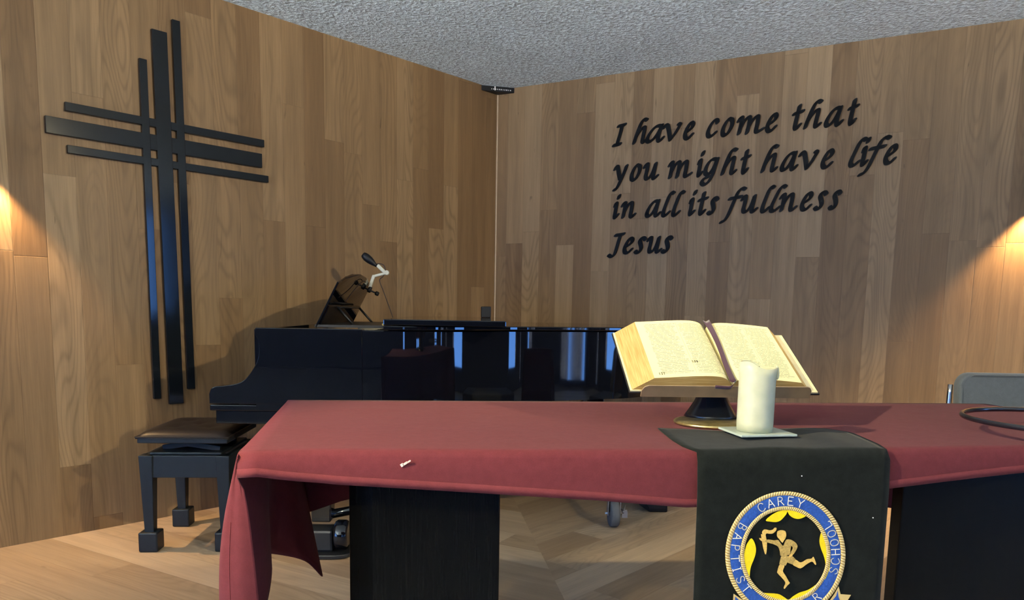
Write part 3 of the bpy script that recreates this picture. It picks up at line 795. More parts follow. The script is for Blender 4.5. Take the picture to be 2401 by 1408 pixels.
m = MB(); m.tube(smooth(lead, 5), .0022, 7); m.build('cable', 'cord', t)

# ================================================================== PIANO STOOL
SA = math.radians(4.0); SO = Vector((-1.455, 3.445, 0))
SU = Vector((math.cos(SA), math.sin(SA), 0)); SV = Vector((-math.sin(SA), math.cos(SA), 0))
def sp(a, b_, z): return SO + SU * a + SV * b_ + Vector((0, 0, z))
st = thing('piano_stool', 'black adjustable piano stool with padded leather top at the keyboard', 'stool', SO, SA)
hx, hy = .165, .195
for sx in (-1, 1):
    for sy in (-1, 1):
        m = MB(); m.taper(sp(sx * hx, sy * hy, .085), (.040, .040), sp(sx * hx, sy * hy, .435), (.060, .060), SA); lg = m.build('leg', 'stool_black', st, bevel=0.003)
        m = MB(); m.box(sp(sx * hx, sy * hy, .045), (.082, .082, .088), SA); m.build('foot_block', 'stool_black', lg, bevel=0.006)
m = MB()
for sy in (-1, 1): m.box(sp(0, sy * (hy + .012), .385), (2 * hx, .022, .10), SA)
for sx in (-1, 1): m.box(sp(sx * (hx + .012), 0, .385), (.022, 2 * hy, .10), SA)
m.build('apron', 'stool_black', st, bevel=0.003)
m = MB(); m.box(sp(0, 0, .44), (.31, .40, .012), SA)
m.build('base_board', 'stool_black', st, bevel=0.004)
for sy in (-.12, .12):
    m = MB()
    for s_ in (-1, 1):
        p0, p1 = sp(-.13 * s_, sy + .012 * s_, .452), sp(.13 * s_, sy + .012 * s_, .492); d = p1 - p0
        m.box((0, 0, 0), (d.length, .018, .022), mat=Matrix.Translation((p0 + p1) / 2) @ d.to_track_quat('X', 'Z').to_matrix().to_4x4())
    m.build('scissor_lift', 'stool_black', st)
m = MB(); m.box(sp(0, 0, .503), (.385, .47, .022), SA); m.build('seat_frame', 'stool_black', st, bevel=0.004)
m = MB(); rows = []; NX = 16
for j in range(NX + 1):
    r_ = []
    for i in range(NX + 1):
        a_, b_ = -1 + 2 * i / NX, -1 + 2 * j / NX
        e = (1 - a_ ** 8) * (1 - b_ ** 8); z = .518 + .030 * max(e, 0) ** .5
        for (qx, qy) in ((-.4, -.4), (.4, -.4), (-.4, .4), (.4, .4), (0, 0)):
            z -= .010 * math.exp(-((a_ - qx) ** 2 + (b_ - qy) ** 2) / .012)
        r_.append(sp(a_ * .197, b_ * .24, z))
    rows.append(r_)
m.quadgrid(rows)
edge = [rows[0][i] for i in range(NX + 1)] + [rows[j][NX] for j in range(1, NX + 1)] + [rows[NX][i] for i in range(NX - 1, -1, -1)] + [rows[j][0] for j in range(NX - 1, 0, -1)]
m.quadgrid([edge, [Vector((p.x, p.y, .512)) for p in edge]], True)
bmesh.ops.remove_doubles(m.bm, verts=m.bm.verts, dist=1e-5)
m.build('seat_cushion', 'leather', st)
m = MB(); m.tube([Vector((p.x, p.y, .520)) for p in edge], .0035, 6, closed=True); m.build('piping', 'leather', st)

# ================================================================== TABLE
FRONT = [(-.516, 1.388), (-.374, 1.418), (0., 1.447), (.364, 1.485), (.75, 1.540), (1.122, 1.605), (1.66, 1.69)]
BACK = [(-.666, 2.205), (.40, 2.310), (1.436, 2.420), (1.55, 2.425)]
TZ = .82
def fy(x): return interp([p[0] for p in FRONT], [p[1] for p in FRONT], x)
def by(x): return interp([p[0] for p in BACK], [p[1] for p in BACK], x)
TA = math.radians(6.0)
table = thing('altar_table', 'long communion table with black slab legs under a maroon cloth', 'table', (.5, 1.9, 0), TA)
ins = .012
tp = [(-.50, 1.402), (.0, 1.459), (.364, 1.497), (.75, 1.552), (1.122, 1.617), (1.64, 1.702), (1.535, 2.413), (.40, 2.298), (-.652, 2.193)]
m = MB(); m.prism(tp, lambda x, y: Vector((x, y, .772)), lambda x, y: Vector((x, y, .816))); m.build('table_top', 'underwood', table, bevel=0.003)
def legprism(poly, name='leg_panel'):
    m = MB(); m.prism(poly, lambda x, y: Vector((x, y, 0)), lambda x, y: Vector((x, y, .771))); return m.build(name, 'panel_black', table, bevel=0.004)
legprism([(-.300, 1.585), (-.022, 1.610), (-.03, 1.70), (-.355, 1.72), (-.355, 1.600)])
legprism([(.866, 1.61), (1.28, 1.665), (1.25, 1.80), (.93, 1.76), (.872, 1.665)])
m = MB(); m.box((-.19, 1.78, .752), (.10, .55, .036), TA); m.build('cross_rail', 'underwood', table)
m = MB(); m.box((.95, 1.93, .752), (.10, .50, .036), TA); m.build('cross_rail', 'underwood', table)

# ================================================================== TABLECLOTH
m = MB()
# top
NXc, NYc = 60, 24; rows = []
for j in range(NYc + 1):
    v = j / NYc; r_ = []
    for i in range(NXc + 1):
        u_ = i / NXc
        xf = -.516 + (1.66 + .516) * u_; xb = -.666 + (1.55 + .666) * u_
        p = Vector((xf, fy(xf), 0)).lerp(Vector((xb, by(xb), 0)), v)
        w = .0015 * math.sin(9 * u_ + 3 * v) * math.sin(PI * u_) * math.sin(PI * v)
        # little pulled creases by the back left corner
        w += .0035 * math.exp(-((p.y - 2.03 - .04 * (p.x + .5)) / .012) ** 2) * max(0, 1 - abs(p.x + .45) / .22)
        w += .0025 * math.exp(-((p.y - 1.93 - .05 * (p.x + .5)) / .010) ** 2) * max(0, 1 - abs(p.x + .50) / .12)
        p.z = TZ + w; r_.append(p)
    rows.append(r_)
top = m.quadgrid(rows)
# front drop
HX = [-.516, -.49, -.42, -.33, -.17, 0, .17, .36, .50, .75, 1.1, 1.66]
HZ = [.776, .779, .768, .7585, .748, .7375, .7260, .708, .712, .737, .767, .800]
NR = 7; rows = []
for j in range(NR + 1):
    t_ = j / NR; r_ = []
    for i in range(NXc + 1):
        x = -.516 + (1.66 + .516) * i / NXc
        y = fy(x); hz = interp(HX, HZ, x); z = TZ - (TZ - hz) * t_
        out = .006 * min(1, t_ * 3) + .006 * t_ * (1 + .4 * math.sin(11 * x))
        r_.append(Vector((x + .08 * out, y - out, z)))
    rows.append(r_)
m.quadgrid(rows)
front_hem = rows[-1]
# left drop: rulings from the table edge to a wavy hem, the front end folding round the corner
TOPP = [tuple(front_hem[0]), (-.5165, 1.3805, .799), (-.516, 1.388, TZ), (-.533, 1.48, TZ), (-.5545, 1.60, TZ), (-.576, 1.72, TZ), (-.600, 1.85, TZ), (-.619, 1.95, TZ), (-.637, 2.05, TZ), (-.660, 2.17, TZ), (-.668, 2.206, TZ)]
BOTP = [(-.462, 1.368, .30), (-.505, 1.350, .30), (-.578, 1.385, .30), (-.588, 1.49, .33), (-.556, 1.61, .40), (-.568, 1.72, .475), (-.628, 1.84, .462), (-.640, 1.95, .432), (-.575, 2.03, .385), (-.556, 2.14, .300), (-.600, 2.215, .330)]
TP = smooth(TOPP, 6); BP = smooth(BOTP, 6)
rows = []; NR2 = 22
for j in range(NR2 + 1):
    t_ = j / NR2; r_ = []
    for k, (a_, c_) in enumerate(zip(TP, BP)):
        kk = k / (len(TP) - 1)
        e = t_ ** (.45 + .55 * min(1, kk * 5))
        x = a_.x + (c_.x - a_.x) * e - .016 * math.sin(PI * min(1, t_ * 1.5)) * math.exp(-((kk - .24) / .13) ** 2)
        y = a_.y + (c_.y - a_.y) * e - .004 * math.sin(PI * t_)
        r_.append(Vector((x, y, a_.z + (c_.z - a_.z) * t_)))
    rows.append(r_)
m.quadgrid(rows)
left_rows = rows
# back drop and right drop
rows = []; lb = [(-.668, 2.207, .33)]
for j in range(6):
    t_ = j / 5; r_ = []
    for i in range(NXc + 1):
        x = -.666 + (1.55 + .666) * i / NXc
        hz = interp([-.666, -.5, 0, .6, 1.2, 1.55], [.46, .515, .54, .54, .478, .44], x)
        r_.append(Vector((x, by(x) + .012 * min(1, 3 * t_) + .02 * t_ * math.sin(13 * x), TZ - (TZ - hz) * t_)))
    rows.append(r_)
m.quadgrid(rows)
rows = []
for j in range(6):
    t_ = j / 5
    rows.append([Vector((1.66 + (1.55 - 1.66) * i / 12 + .012 * min(1, 3 * t_), 1.69 + (2.425 - 1.69) * i / 12, TZ - .32 * t_)) for i in range(13)])
m.quadgrid(rows)
bmesh.ops.remove_doubles(m.bm, verts=m.bm.verts, dist=2e-4)
cloth = m.build('tablecloth', 'maroon', loc=(.5, 1.9, .82), solid=0.003, solid_off=0.0)
tag(cloth, 'maroon cloth draped over the table, its left end hanging low', 'tablecloth')
# stitched hem band on front edge and left fold
m = MB(); rows = []
for dz in (0.0, .017):
    rows.append([p + Vector((0, -.0022, dz)) for p in front_hem])
m.quadgrid(rows); m.build('hem_band', 'maroon_hem', cloth, solid=0.0005)
m = MB(); lr = left_rows
m.tube([lr[j][8] + Vector((-.0002, -.0015, 0)) for j in range(5, NR2 + 1)], .0010, 5); m.build('seam', 'maroon_hem', cloth)
m = MB(); c0 = onplane(950, 1088, Vector((-.2, fy(-.2) - .0115, 0)), Vector((.07, -1, 0)))
for dx, dz, w_, h_ in ((-.006, -.003, .006, .006), (.0, .0, .010, .004), (.007, .004, .008, .003)):
    m.box(c0 + Vector((dx, 0.0005, dz)), (w_, .002, h_), mat=Matrix.Translation(c0 + Vector((dx, .0005, dz))) @ Matrix.Rotation(-.6, 4, 'Y'))
tr = m.build('worn_patch', 'scuff', cloth); tag(tr, 'small pale worn patch')

# ================================================================== BANNER
BA = Vector((.374, 1.468, 0)); BB = Vector((.790, 1.530, 0)); BU = (BB - BA).normalized(); BN = Vector((BU.y, -BU.x, 0))
banner = thing('banner', 'black felt banner with a gold and blue crest hanging over the table front', 'banner', (.58, 1.60, TZ))
m = MB()
def bl_top(t_): # left edge top path from back to fold, t 0 back ..1 fold
    return Vector((interp([0, .55, .85, 1], [.352, .352, .358, .374], t_), interp([0, .55, .85, 1], [1.785, 1.62, 1.53, 1.478], t_), 0))
def br_top(t_):
    return Vector((interp([0, .3, .8, 1], [.770, .812, .800, .786], t_), interp([0, .3, .8, 1], [1.815, 1.760, 1.60, 1.538], t_), 0))
rows = []; NB = 24
for j in range(13):
    t_ = j / 12; a_, c_ = bl_top(t_), br_top(t_)
    r_ = []
    for i in range(NB + 1):
        s_ = i / NB; p = a_.lerp(c_, s_)
        if t_ < .3: p.y -= .055 * (1 - t_ / .3) * math.exp(-((s_ - .35) / .28) ** 2)
        p.z = TZ + .0035 + .0035 * max(0, math.sin(8 * s_ + 5 * t_)) * math.sin(PI * s_) + (.006 * math.exp(-((s_ - .8) / .1) ** 2) * max(0, math.sin(PI * t_)) )
        r_.append(p)
    rows.append(r_)
NV = 26
for j in range(1, NV + 1):
    t_ = j / NV; z = TZ + .003 - .50 * t_
    r_ = []
    for i in range(NB + 1):
        s_ = i / NB; p = BA.lerp(BB, s_) + BU * ((.004 * t_) * (1 - 2 * s_))
        wv = .005 * t_ * math.cos(2 * PI * (s_ * 1.0 + .03)) * (abs(s_ - .5) * 2) ** 2
        p = p + BN * (.006 * min(1, t_ * 6) + wv); p.z = z; r_.append(p)
    rows.append(r_)
m.quadgrid(rows); m.build('felt', 'black_cloth', banner, solid=0.003, solid_off=-1.0)
for px, py in ((1880, 1117), (2047, 1215)):
    m = MB(); m.lathe([(.0012, -.0005), (.0012, .0005)], n=8, mat=Matrix.Translation(onplane(px, py, BA + BN * .0085, BN)) @ Matrix.Rotation(PI / 2, 4, 'X'))
    m.build('lint_speck', 'white_led', banner)
def on_ban(px, py, off): return onplane(px, py, BA + BN * (.0085 + off), BN)
crest = MB()
ECX, ECY = 1841.5, 1302.0
def ell(rx, ry, n=72): return [(ECX + rx * math.cos(2 * PI * k / n), ECY + ry * math.sin(2 * PI * k / n)) for k in range(n)]
def band(name, r0, r1, off, mat, par):
    m = MB(); n = 120
    rows = []
    prof_ = [(0, -.0), (0.12, .6), (.5, 1.0), (.88, .6), (1, 0.0)]
    for t_, h in prof_:
        rx = r0[0] + (r1[0] - r0[0]) * t_; ry = r0[1] + (r1[1] - r0[1]) * t_
        rows.append([on_ban(*p, off + h * .0012) for p in ell(rx, ry, n)])
    m.quadgrid(rows, True, True)
    return m.build(name, mat, par)
cr = band('crest_ring', (131, 140), (105, 113), .0002, 'blue_satin', banner)
band('gold_cord', (141, 149), (130, 139.5), .0008, 'gold_thread', cr)
band('gold_cord', (106, 114), (96.5, 105), .0012, 'gold_thread', cr)
def c2p(p): return (1690 + p[0] / 5.253, 1140 + p[1] / 5.253)
def patch(name, poly, mat, par, off=.0006, th=.0012, k=3, sm=True):
    P = [c2p(p) for p in poly]
    if sm: P = [tuple(q) for q in smooth(P, k, True)]
    m = MB(); m.prism(P, lambda x, y: on_ban(x, y, 0.0), lambda x, y: on_ban(x, y, off + th))
    return m.build(name, mat, par)
lobes = [
 [(556, 432), (575, 400), (640, 350), (720, 312), (815, 296), (812, 338), (785, 378), (735, 428), (680, 447), (610, 442)],
 [(820, 296), (900, 298), (990, 312), (1075, 350), (1030, 385), (965, 408), (905, 400), (855, 370), (828, 330)],
 [(380, 648), (415, 700), (434, 775), (426, 850), (400, 925), (374, 990), (360, 1060), (358, 1140), (372, 1215), (330, 1150), (296, 1050), (282, 950), (288, 850), (308, 750), (345, 680)],
 [(1262, 540), (1296, 600), (1326, 700), (1346, 820), (1350, 930), (1336, 1030), (1308, 1110), (1284, 1170), (1288, 1090), (1292, 980), (1270, 870), (1236, 780), (1215, 690), (1225, 610), (1242, 565)],
 [(478, 1316), (560, 1322), (700, 1332), (765, 1362), (832, 1404), (885, 1366), (965, 1318), (1080, 1280), (1200, 1205), (1160, 1300), (1060, 1380), (930, 1425), (820, 1435), (690, 1420), (560, 1380)],
]
for lb_ in lobes: patch('yellow_lobe', lb_, 'yellow_satin', cr, .0002, .0006)
run = patch('runner_shirt', [(655, 672), (705, 668), (735, 705), (768, 740), (790, 690), (812, 662), (862, 664), (905, 688), (934, 716), (946, 748), (930, 792), (905, 832), (884, 850), (858, 836), (872, 800), (886, 765), (868, 742), (858, 790), (846, 848), (742, 866), (728, 812), (706, 752), (655, 722), (600, 706), (545, 690), (535, 672), (590, 662)], 'gold_shirt', cr, .0010)
patch('runner_head', [(700, 560), (745, 546), (795, 560), (806, 610), (795, 650), (775, 680), (762, 702), (742, 686), (718, 655), (694, 625), (692, 590)], 'gold_satin', run, .0016)
patch('runner_hand', [(474, 643), (512, 650), (545, 668), (545, 692), (505, 682), (482, 664)], 'gold_satin', run, .0016)
patch('runner_hand', [(866, 834), (888, 850), (858, 884), (836, 870)], 'gold_satin', run, .0016)
patch('runner_shorts', [(742, 872), (800, 862), (836, 868), (862, 884), (884, 866), (922, 905), (888, 972), (820, 945), (798, 986), (720, 962)], 'gold_shirt', run, .0013, sm=False)
patch('runner_leg', [(728, 966), (785, 985), (765, 1050), (800, 1110), (838, 1178), (850, 1200), (820, 1230), (785, 1272), (776, 1250), (795, 1195), (762, 1145), (702, 1080), (696, 1055)], 'gold_satin', run, .0011)
patch('runner_leg', [(918, 910), (985, 945), (1060, 905), (1115, 898), (1140, 874), (1160, 915), (1176, 968), (1158, 970), (1125, 935), (1062, 965), (1010, 1004), (975, 1018), (932, 1000), (888, 970)], 'gold_satin', run, .0011)
tc = patch('torch', [(495, 596), (552, 600), (562, 656), (570, 700), (566, 800), (558, 846), (544, 842), (522, 765), (508, 690), (500, 645)], 'gold_satin', cr, .0008, sm=False)
patch('torch_flame', [(512, 592), (512, 562), (540, 536), (600, 548), (640, 540), (662, 516), (686, 520), (680, 552), (642, 588), (600, 591), (565, 588), (548, 604)], 'gold_satin', tc, .0010)
# scroll ends below the ring
for poly, inn in (([(1452, 1238), (1475, 1335), (1605, 1345), (1555, 1425), (1600, 1500), (1400, 1520), (1330, 1430), (1400, 1330)], [(1440, 1290), (1450, 1370), (1480, 1440), (1460, 1490), (1400, 1490), (1360, 1430), (1420, 1360)]),
                  ([(158, 1330), (150, 1420), (230, 1500), (330, 1480), (260, 1400)], [(178, 1365), (175, 1425), (235, 1470), (270, 1450)])):
    sc_ = patch('scroll_end', poly, 'gold_thread', cr, .0004, sm=False); patch('scroll_inset', inn, 'blue_satin', sc_, .0010, sm=False)
# ring lettering in serif capitals
CG = {
 'C': [[(.92, .78), (.70, .98), (.40, .98), (.12, .75), (.08, .40), (.25, .08), (.60, .0), (.95, .18)]],
 'A': [[(.05, .0), (.48, 1.0)], [(.48, 1.0), (.95, .0)], [(.22, .36), (.76, .36)]],
 'R': [[(.15, .0), (.15, 1.0)], [(.15, 1.0), (.60, .98), (.78, .78), (.62, .54), (.15, .50)], [(.48, .50), (.95, .0)]],
 'E': [[(.15, .0), (.15, 1.0)], [(.15, 1.0), (.85, 1.0)], [(.15, .52), (.68, .52)], [(.15, .0), (.90, .0)]],
 'Y': [[(.05, 1.0), (.50, .48)], [(.95, 1.0), (.50, .48)], [(.50, .48), (.50, .0)]],
 'B': [[(.15, .0), (.15, 1.0)], [(.15, 1.0), (.60, .98), (.72, .78), (.58, .55), (.15, .52)], [(.15, .52), (.68, .50), (.85, .26), (.66, .02), (.15, .0)]],
 'P': [[(.18, .0), (.18, 1.0)], [(.18, 1.0), (.66, .98), (.84, .74), (.66, .50), (.18, .46)]],
 'T': [[(.05, 1.0), (.95, 1.0)], [(.50, 1.0), (.50, .0)]],
 'I': [[(.50, .0), (.50, 1.0)], [(.28, 1.0), (.72, 1.0)], [(.28, .0), (.72, .0)]],
 'S': [[(.86, .82), (.60, 1.0), (.28, .94), (.18, .72), (.42, .54), (.76, .40), (.86, .18), (.60, .0), (.28, .02), (.10, .20)]],
 'H': [[(.12, .0), (.12, 1.0)], [(.88, .0), (.88, 1.0)], [(.12, .52), (.88, .52)]],
 'O': [[(.50, 1.0), (.16, .84), (.06, .50), (.18, .14), (.50, .0), (.82, .14), (.94, .50), (.84, .84), (.50, 1.0)]],
 'L': [[(.18, 1.0), (.18, .0)], [(.18, .0), (.90, .0), (.92, .16)]],
}
NIBC = [(1.0 * math.cos(2 * PI * k / 8), 1.0 * math.sin(2 * PI * k / 8)) for k in range(8)]   # px
def ring_text(word, a0, a1, inward):
    n = len(word)
    for i, ch in enumerate(word):
        a = math.radians(a0 + (a1 - a0) * (i / (n - 1) if n > 1 else 0))
        rx, ry = 118, 126.5
        c = (ECX + rx * math.cos(a), ECY - ry * math.sin(a))
        rad = (math.cos(a), -math.sin(a)); tan = (-math.sin(a), -math.cos(a))      # tan: counter-clockwise on the picture
        up = (-rad[0], -rad[1]) if inward else rad
        rt = tan if inward else (-tan[0], -tan[1])
        H, Wd = 19.5, 16 if ch != 'I' else 12
        m = MB()
        for s_ in CG[ch]:
            P = [(c[0] + rt[0] * (p[0] - .5) * Wd + up[0] * (p[1] - .5) * H, c[1] + rt[1] * (p[0] - .5) * Wd + up[1] * (p[1] - .5) * H) for p in s_]
            if len(P) > 2 and not (ch == 'L'): P = [tuple(q) for q in smooth(P, 4)]
            nib_stroke(m, P, NIBC, lambda x, y: on_ban(x, y, .0008), lambda x, y: on_ban(x, y, .0022))
        m.build('crest_letter', 'cream_thread', cr)
ring_text('CAREY', 118.5, 72.5, False)
ring_text('BAPTIST', 149, 219, True)
ring_text('SCHOOL', -17, 33, True)
ring_text('AR', -66, -51.5, True)

# ================================================================== BOOK STAND + BOOK
stand = thing('book_stand', 'bronze book stand with black flared stem and round brass base', 'stand', (.505, 1.868, TZ))
m = MB(); m.lathe([(.092, .0), (.094, .004), (.090, .008), (.06, .011), (.02, .012)], (.505, 1.868, TZ + .002), 48); m.build('base_plate', 'brass', stand)
prof = [(.069, .0125), (.064, .020), (.055, .034), (.044, .052), (.036, .072), (.031, .090), (.029, .108), (.029, .125)]
m = MB(); m.lathe(prof, (.519, 1.925, TZ), 40); m.build('stem', 'stem_black', stand)
KU = Vector((math.cos(.075), math.sin(.075), 0)); 
KV = Vector((-math.sin(.075) * .865, math.cos(.075) * .865, .502)).normalized(); KN = KU.cross(KV)
KO = Vector((.5155, 1.793, .913))
def bk(u_, v_, n_): return KO + KU * u_ + KV * v_ + KN * n_
m = MB(); m.prism([(-.20, -.005), (.20, -.005), (.20, .235), (-.20, .235)], lambda u_, v_: bk(u_, v_, -.012), lambda u_, v_: bk(u_, v_, -.008)); m.build('back_tray', 'bronze', stand, bevel=0.001)
lipp = [(-.209, -.012), (.209, -.012), (.209, .010), (.203, .019), (.196, .0215), (-.193, .0215), (-.203, .017), (-.209, .006)]
m = MB(); m.prism(lipp, lambda u_, n_: bk(u_, -.010, n_), lambda u_, n_: bk(u_, -.006, n_)); m.build('ledge_lip', 'bronze', stand, bevel=0.0008)
m = MB(); m.prism([(-.06, .03), (.06, .03), (.05, .19), (-.05, .19)], lambda u_, v_: bk(u_, v_, -.03), lambda u_, v_: bk(u_, v_, -.0125)); m.build('bracket', 'stem_black', stand)

book = thing('open_book', 'large old book lying open on the bronze stand, its edges gilt', 'book', KO)
BH = .258
m = MB(); m.prism([(-.236, -.004), (.236, -.004), (.236, .262), (-.236, .262)], lambda u_, v_: bk(u_, v_, -.0075), lambda u_, v_: bk(u_, v_, -.0025)); m.build('cover', 'cover', book, bevel=0.002)
m = MB()
m.prism([(-.233, -.001), (-.02, -.001), (-.02, .259), (-.233, .259)], lambda u_, v_: bk(u_, v_, -.0025), lambda u_, v_: bk(u_, v_, .0005))
m.prism([(.03, -.001), (.231, -.001), (.231, .259), (.03, .259)], lambda u_, v_: bk(u_, v_, -.0025), lambda u_, v_: bk(u_, v_, .0005))
m.build('endpaper', 'cover_lining', book)
# cross-sections of the two page blocks
Lp = [tuple(p) for p in smooth([(-.180, .035), (-.140, .0375), (-.090, .0410), (-.045, .0425), (-.018, .0395), (.000, .031), (.010, .018), (.013, .006)], 4)]
Rp = [tuple(p) for p in smooth([(.013, .006), (.015, .018), (.022, .029), (.035, .035), (.060, .0365), (.100, .034), (.145, .030), (.184, .0255)], 4)]
def page_block(curve, outer_pt, nm):
    base = outer_pt
    poly = [*curve]
    if nm == 'left': sec = [outer_pt] + poly
    else: sec = poly + [outer_pt]
    m = MB(); L = m.bm.loops.layers.uv.verify()
    # gilt ends (top and bottom) and fore edge
    bot = [m.bm.verts.new(bk(u_, .002, n_)) for u_, n_ in sec] ; tp_ = [m.bm.verts.new(bk(u_, BH, n_)) for u_, n_ in sec]
    f = m.bm.faces.new(bot)
    for lp_, (u_, n_) in zip(f.loops, sec): lp_[L].uv = (u_ * 4, n_ * 6 + .03 * math.sin(u_ * 20))
    f = m.bm.faces.new(tp_[::-1])
    for lp_, (u_, n_) in zip(f.loops, sec[::-1]): lp_[L].uv = (u_ * 4, n_ * 6)
    n_s = len(sec)
    pairs = [(0, 1)] if nm == 'left' else [(n_s - 2, n_s - 1)]
    for a_, c_ in pairs:
        f = m.bm.faces.new((bot[a_], bot[c_], tp_[c_], tp_[a_]))
        for lp_, uvv in zip(f.loops, ((0, 0), (0, .25), (1, .25), (1, 0))): lp_[L].uv = uvv
    a_, c_ = n_s - 1, 0
    m.bm.faces.new((bot[a_], bot[c_], tp_[c_], tp_[a_]))
    blk = m.build('page_block', 'edge', book)
    # printed leaf on top
    m = MB(); cv = curve
    rows = [[bk(u_, .002 + (BH - .002) * v_ / 10, n_ + .0004) for u_, n_ in cv] for v_ in range(11)]
    vs_ = m.quadgrid(rows); UL = m.bm.loops.layers.uv.verify()
    ua, ub = cv[0][0], cv[-1][0]; uvd = {}
    for j_, r_ in enumerate(vs_):
        for i_, v_ in enumerate(r_): uvd[v_] = ((cv[i_][0] - ua) / (ub - ua), j_ / 10)
    for f_ in m.bm.faces:
        for lp_ in f_.loops: lp_[UL].uv = uvd[lp_.vert]
    m.build('open_page', 'page', blk, norm=True)
    return blk
bl_ = page_block(Lp, (-.229, .001), 'left'); br_ = page_block(Rp, (.211, .001), 'right')
# chapter figures on the left page
DG = {'1': [[(.2, .8), (.5, 1), (.5, 0)]], '3': [[(.1, .95), (.8, .95), (.4, .55), (.85, .3), (.5, 0), (.1, .08)]], '7': [[(.1, 1), (.9, 1), (.4, 0)]], '8': [[(.5, .5), (.15, .75), (.5, 1), (.85, .75), (.5, .5), (.1, .25), (.5, 0), (.9, .25), (.5, .5)]]}
def digits(txt, u0, v0):
    m = MB(); nb_ = [(.0005 * math.cos(2 * PI * k / 6), .0005 * math.sin(2 * PI * k / 6)) for k in range(6)]
    for i, ch in enumerate(txt):
        for s_ in DG[ch]:
            P = [(u0 + i * .0055 + p[0] * .0036, v0 + p[1] * .0085) for p in s_]
            def hgt(u_): return interp([p[0] for p in Lp], [p[1] for p in Lp], u_)
            nib_stroke(m, P, nb_, lambda a_, b_: bk(a_, b_, hgt(a_) + .0002), lambda a_, b_: bk(a_, b_, hgt(a_) + .0010))
    m.build('chapter_number', 'cover', bl_)
digits('137', -.166, .014); digits('138', -.075, .060)
# ribbon markers down the gutter
m = MB(); rows = []
for j in range(25):
    t_ = j / 24; v_ = BH + .004 - (BH + .010) * t_
    ctr = .013 + .004 * math.sin(5 * t_); wd = .0048 + .004 * (1 - t_) ** 2 + .0025 * t_ ** 3
    n_ = .030 + .007 * (1 - t_) ** 2
    rows.append([bk(ctr - wd, v_, n_ + .004), bk(ctr, v_, n_), bk(ctr + wd, v_, n_ + .006)])
m.quadgrid(rows); m.build('ribbon_marker', 'ribbon', book, solid=0.001)
m = MB(); pts_ = smooth([(.014, .0, .032), (.006, -.012, .022), (-.012, -.013, .021), (-.034, -.0125, .0225)], 6)
m.quadgrid([[bk(p[0], p[1] - .0005, p[2] + .0045), bk(p[0], p[1], p[2] - .0045)] for p in pts_]); m.build('ribbon_tail', 'ribbon', book, solid=0.001)

# ================================================================== GLASS PLATE + CANDLE
gp = [(.483, 1.724), (.502, 1.606), (.634, 1.632), (.612, 1.752)]
m = MB(); m.prism(gp, lambda x, y: Vector((x, y, TZ + .0115)), lambda x, y: Vector((x, y, TZ + .0165)))
o = m.build('glass_plate', 'glass_plate', loc=(.556, 1.678, TZ + .0115), bevel=0.001)
tag(o, 'square frosted glass plate lying on the black banner under the candle', 'plate')
can = thing('pillar_candle', 'thick ivory pillar candle with melted rim on a glass plate before the book', 'candle', (.551, 1.672, TZ + .017))
m = MB(); n = 48; cr_ = .0400
def rimz(a): # higher on the left, dipping in the middle front
    return .150 + .008 * math.cos(a - math.radians(165)) + .003 * math.cos(3 * a + .6) - .004 * math.exp(-((a - 4.6) / .35) ** 2)
rows = []
cz = TZ + .017
for k in range(9):
    t_ = k / 8
    row = []
    for i in range(n):
        a = 2 * PI * i / n; r_ = cr_ + (.0025 * max(0, (t_ - .8) / .2) * max(0, math.cos(a + .1)) ** 2)
        if k == 0: r_ -= .001
        row.append(Vector((.551 + r_ * math.cos(a), 1.672 + r_ * math.sin(a), cz + rimz(a) * t_)))
    rows.append(row)
for rr_, dz in ((.0375, .0008), (.0345, -.003), (.030, -.010), (.018, -.014), (.004, -.015)):
    rows.append([Vector((.551 + rr_ * math.cos(2 * PI * i / n), 1.672 + rr_ * math.sin(2 * PI * i / n), cz + (rimz(2 * PI * i / n) if rr_ > .033 else .148) + dz)) for i in range(n)])
vs = m.quadgrid(rows, True); m.bm.faces.new(vs[0][::-1]); m.bm.faces.new(vs[-1])
m.build('wax_body', 'wax', can)
m = MB(); m.tube(smooth([(.551, 1.672, cz + .130), (.552, 1.671, cz + .140), (.554, 1.672, cz + .146)], 4), .0012, 6); m.build('wick', 'plastic', can)
m = MB(); m.tube(smooth([(.590, 1.662, cz + .148), (.5925, 1.661, cz + .136), (.592, 1.661, cz + .124), (.5905, 1.661, cz + .118)], 4), [.003] * 5 + [.0035] * 4 + [.0035, .003, .0025, .002], 8); m.build('wax_drip', 'wax', can)

# ================================================================== HOOP
hc_ = Vector((1.315, 1.728, .862)); hr = .225
hoop = thing('hoop', 'thin glossy black metal hoop standing at the right end of the table', 'hoop', (1.315, 1.728, TZ))
m = MB(); m.tube([hc_ + Vector((hr * math.cos(2 * PI * k / 72), hr * math.sin(2 * PI * k / 72), 0)) for k in range(72)], .0062, 12, closed=True); m.build('ring', 'ring_metal', hoop)
for a in (-60, 0, 60):
    ca, sa = math.cos(math.radians(a)), math.sin(math.radians(a))
    m = MB(); m.tube([hc_ + Vector((hr * ca, hr * sa, 0)), Vector((hc_.x + hr * ca * .96, hc_.y + hr * sa * .96, TZ + .003))], .004, 8); m.build('foot', 'ring_metal', hoop)

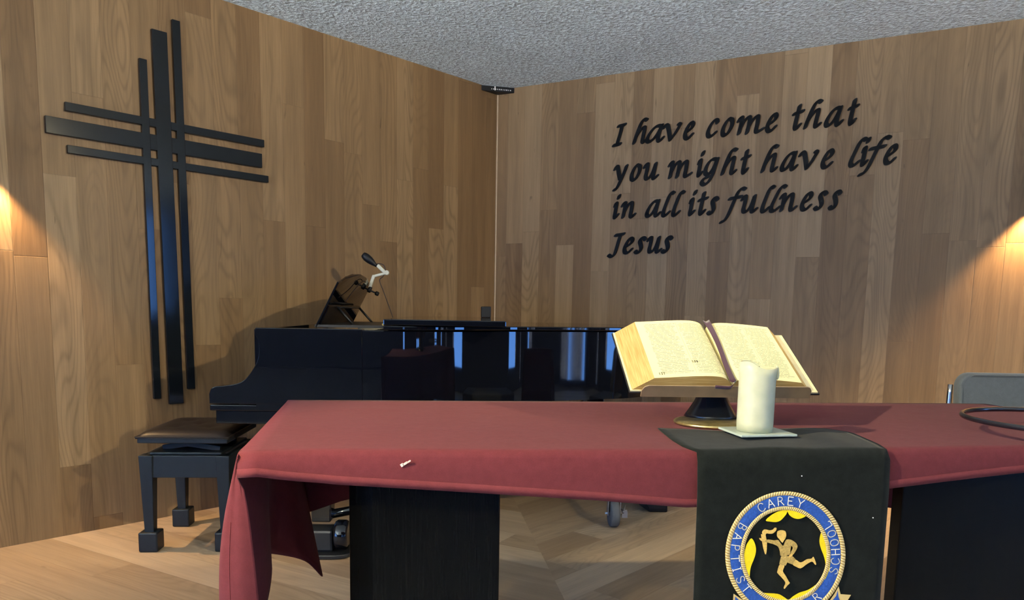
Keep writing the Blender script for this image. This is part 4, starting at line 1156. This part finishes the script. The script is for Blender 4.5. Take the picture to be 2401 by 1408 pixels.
# ================================================================== CHAIR
CA = math.radians(0.0); CO = Vector((2.03, 2.78, 0))
chair = thing('upholstered_chair', 'grey upholstered chair with chrome frame behind the right end of the table', 'chair', CO, CA)
def chp(a, b_, z): return CO + Vector((a, b_, z))
def rrect(w, h, r, n=6):
    o_ = []
    for cx_, cz_, a0 in ((w / 2 - r, h / 2 - r, 0), (-w / 2 + r, h / 2 - r, 90), (-w / 2 + r, -h / 2 + r, 180), (w / 2 - r, -h / 2 + r, 270)):
        for k in range(n + 1):
            a = math.radians(a0 + 90 * k / n); o_.append((cx_ + r * math.cos(a), cz_ + r * math.sin(a)))
    return o_
def lean(z): return .20 + (z - .5) * .10
m = MB(); m.prism(rrect(.50, .36, .06), lambda a_, z: chp(a_, lean(z + .7) - .025 + .03 * (a_ / .25) ** 2 * -1, z + .70), lambda a_, z: chp(a_, lean(z + .7) + .025 - .03 * (a_ / .25) ** 2, z + .70), True); m.build('backrest', 'chair_grey', chair, bevel=0.014, seg=4)
m = MB(); m.prism(rrect(.50, .46, .05), lambda a_, b_: chp(a_, b_ - .03, .415), lambda a_, b_: chp(a_, b_ - .03, .475)); m.build('seat', 'chair_grey', chair, bevel=0.015, seg=3)
for sx in (-1, 1):
    m = MB(); m.tube(smooth([chp(sx * .27, .26, .01), chp(sx * .27, .21, .30), chp(sx * .268, .205, .45), chp(sx * .264, .215, .60), chp(sx * .254, .232, .83)], 5), .010, 10); m.build('back_leg', 'chrome', chair)
    m = MB(); m.tube([chp(sx * .27, -.24, .01), chp(sx * .265, -.22, .40)], .010, 10); m.build('front_leg', 'chrome', chair)
    m = MB(); m.tube([chp(sx * .265, -.22, .40), chp(sx * .268, .205, .40)], .009, 8); m.build('side_rail', 'chrome', chair)

# ================================================================== FLOOR BOX under the piano
m = MB()
f0, f1 = at(1490, 1208, 4.02), at(1565, 1208, 4.02)
x0, x1 = f0.x, f1.x
prof_ = [(x0 + .075, 0.001), (x1, 0.001), (x1 - .006, .16), (x0, .16), (x0, .065), (x0 + .02, .04)]
t = thing('floor_box', 'low black equipment box on the floor behind the piano caster', 'box', ((x0 + x1) / 2, 4.12, 0))
m.prism(prof_, lambda x, z: Vector((x, 4.02, z)), lambda x, z: Vector((x, 4.24, z))); m.build('body', 'plastic', t, bevel=0.006)
m = MB(); m.prism([(x0 + .075, .02), (x1 - .012, .02), (x1 - .016, .075), (x0 + .06, .075), (x0 + .06, .05)], lambda x, z: Vector((x, 4.014, z)), lambda x, z: Vector((x, 4.021, z))); m.build('front_grille', 'piano_matte', t, bevel=0.002)
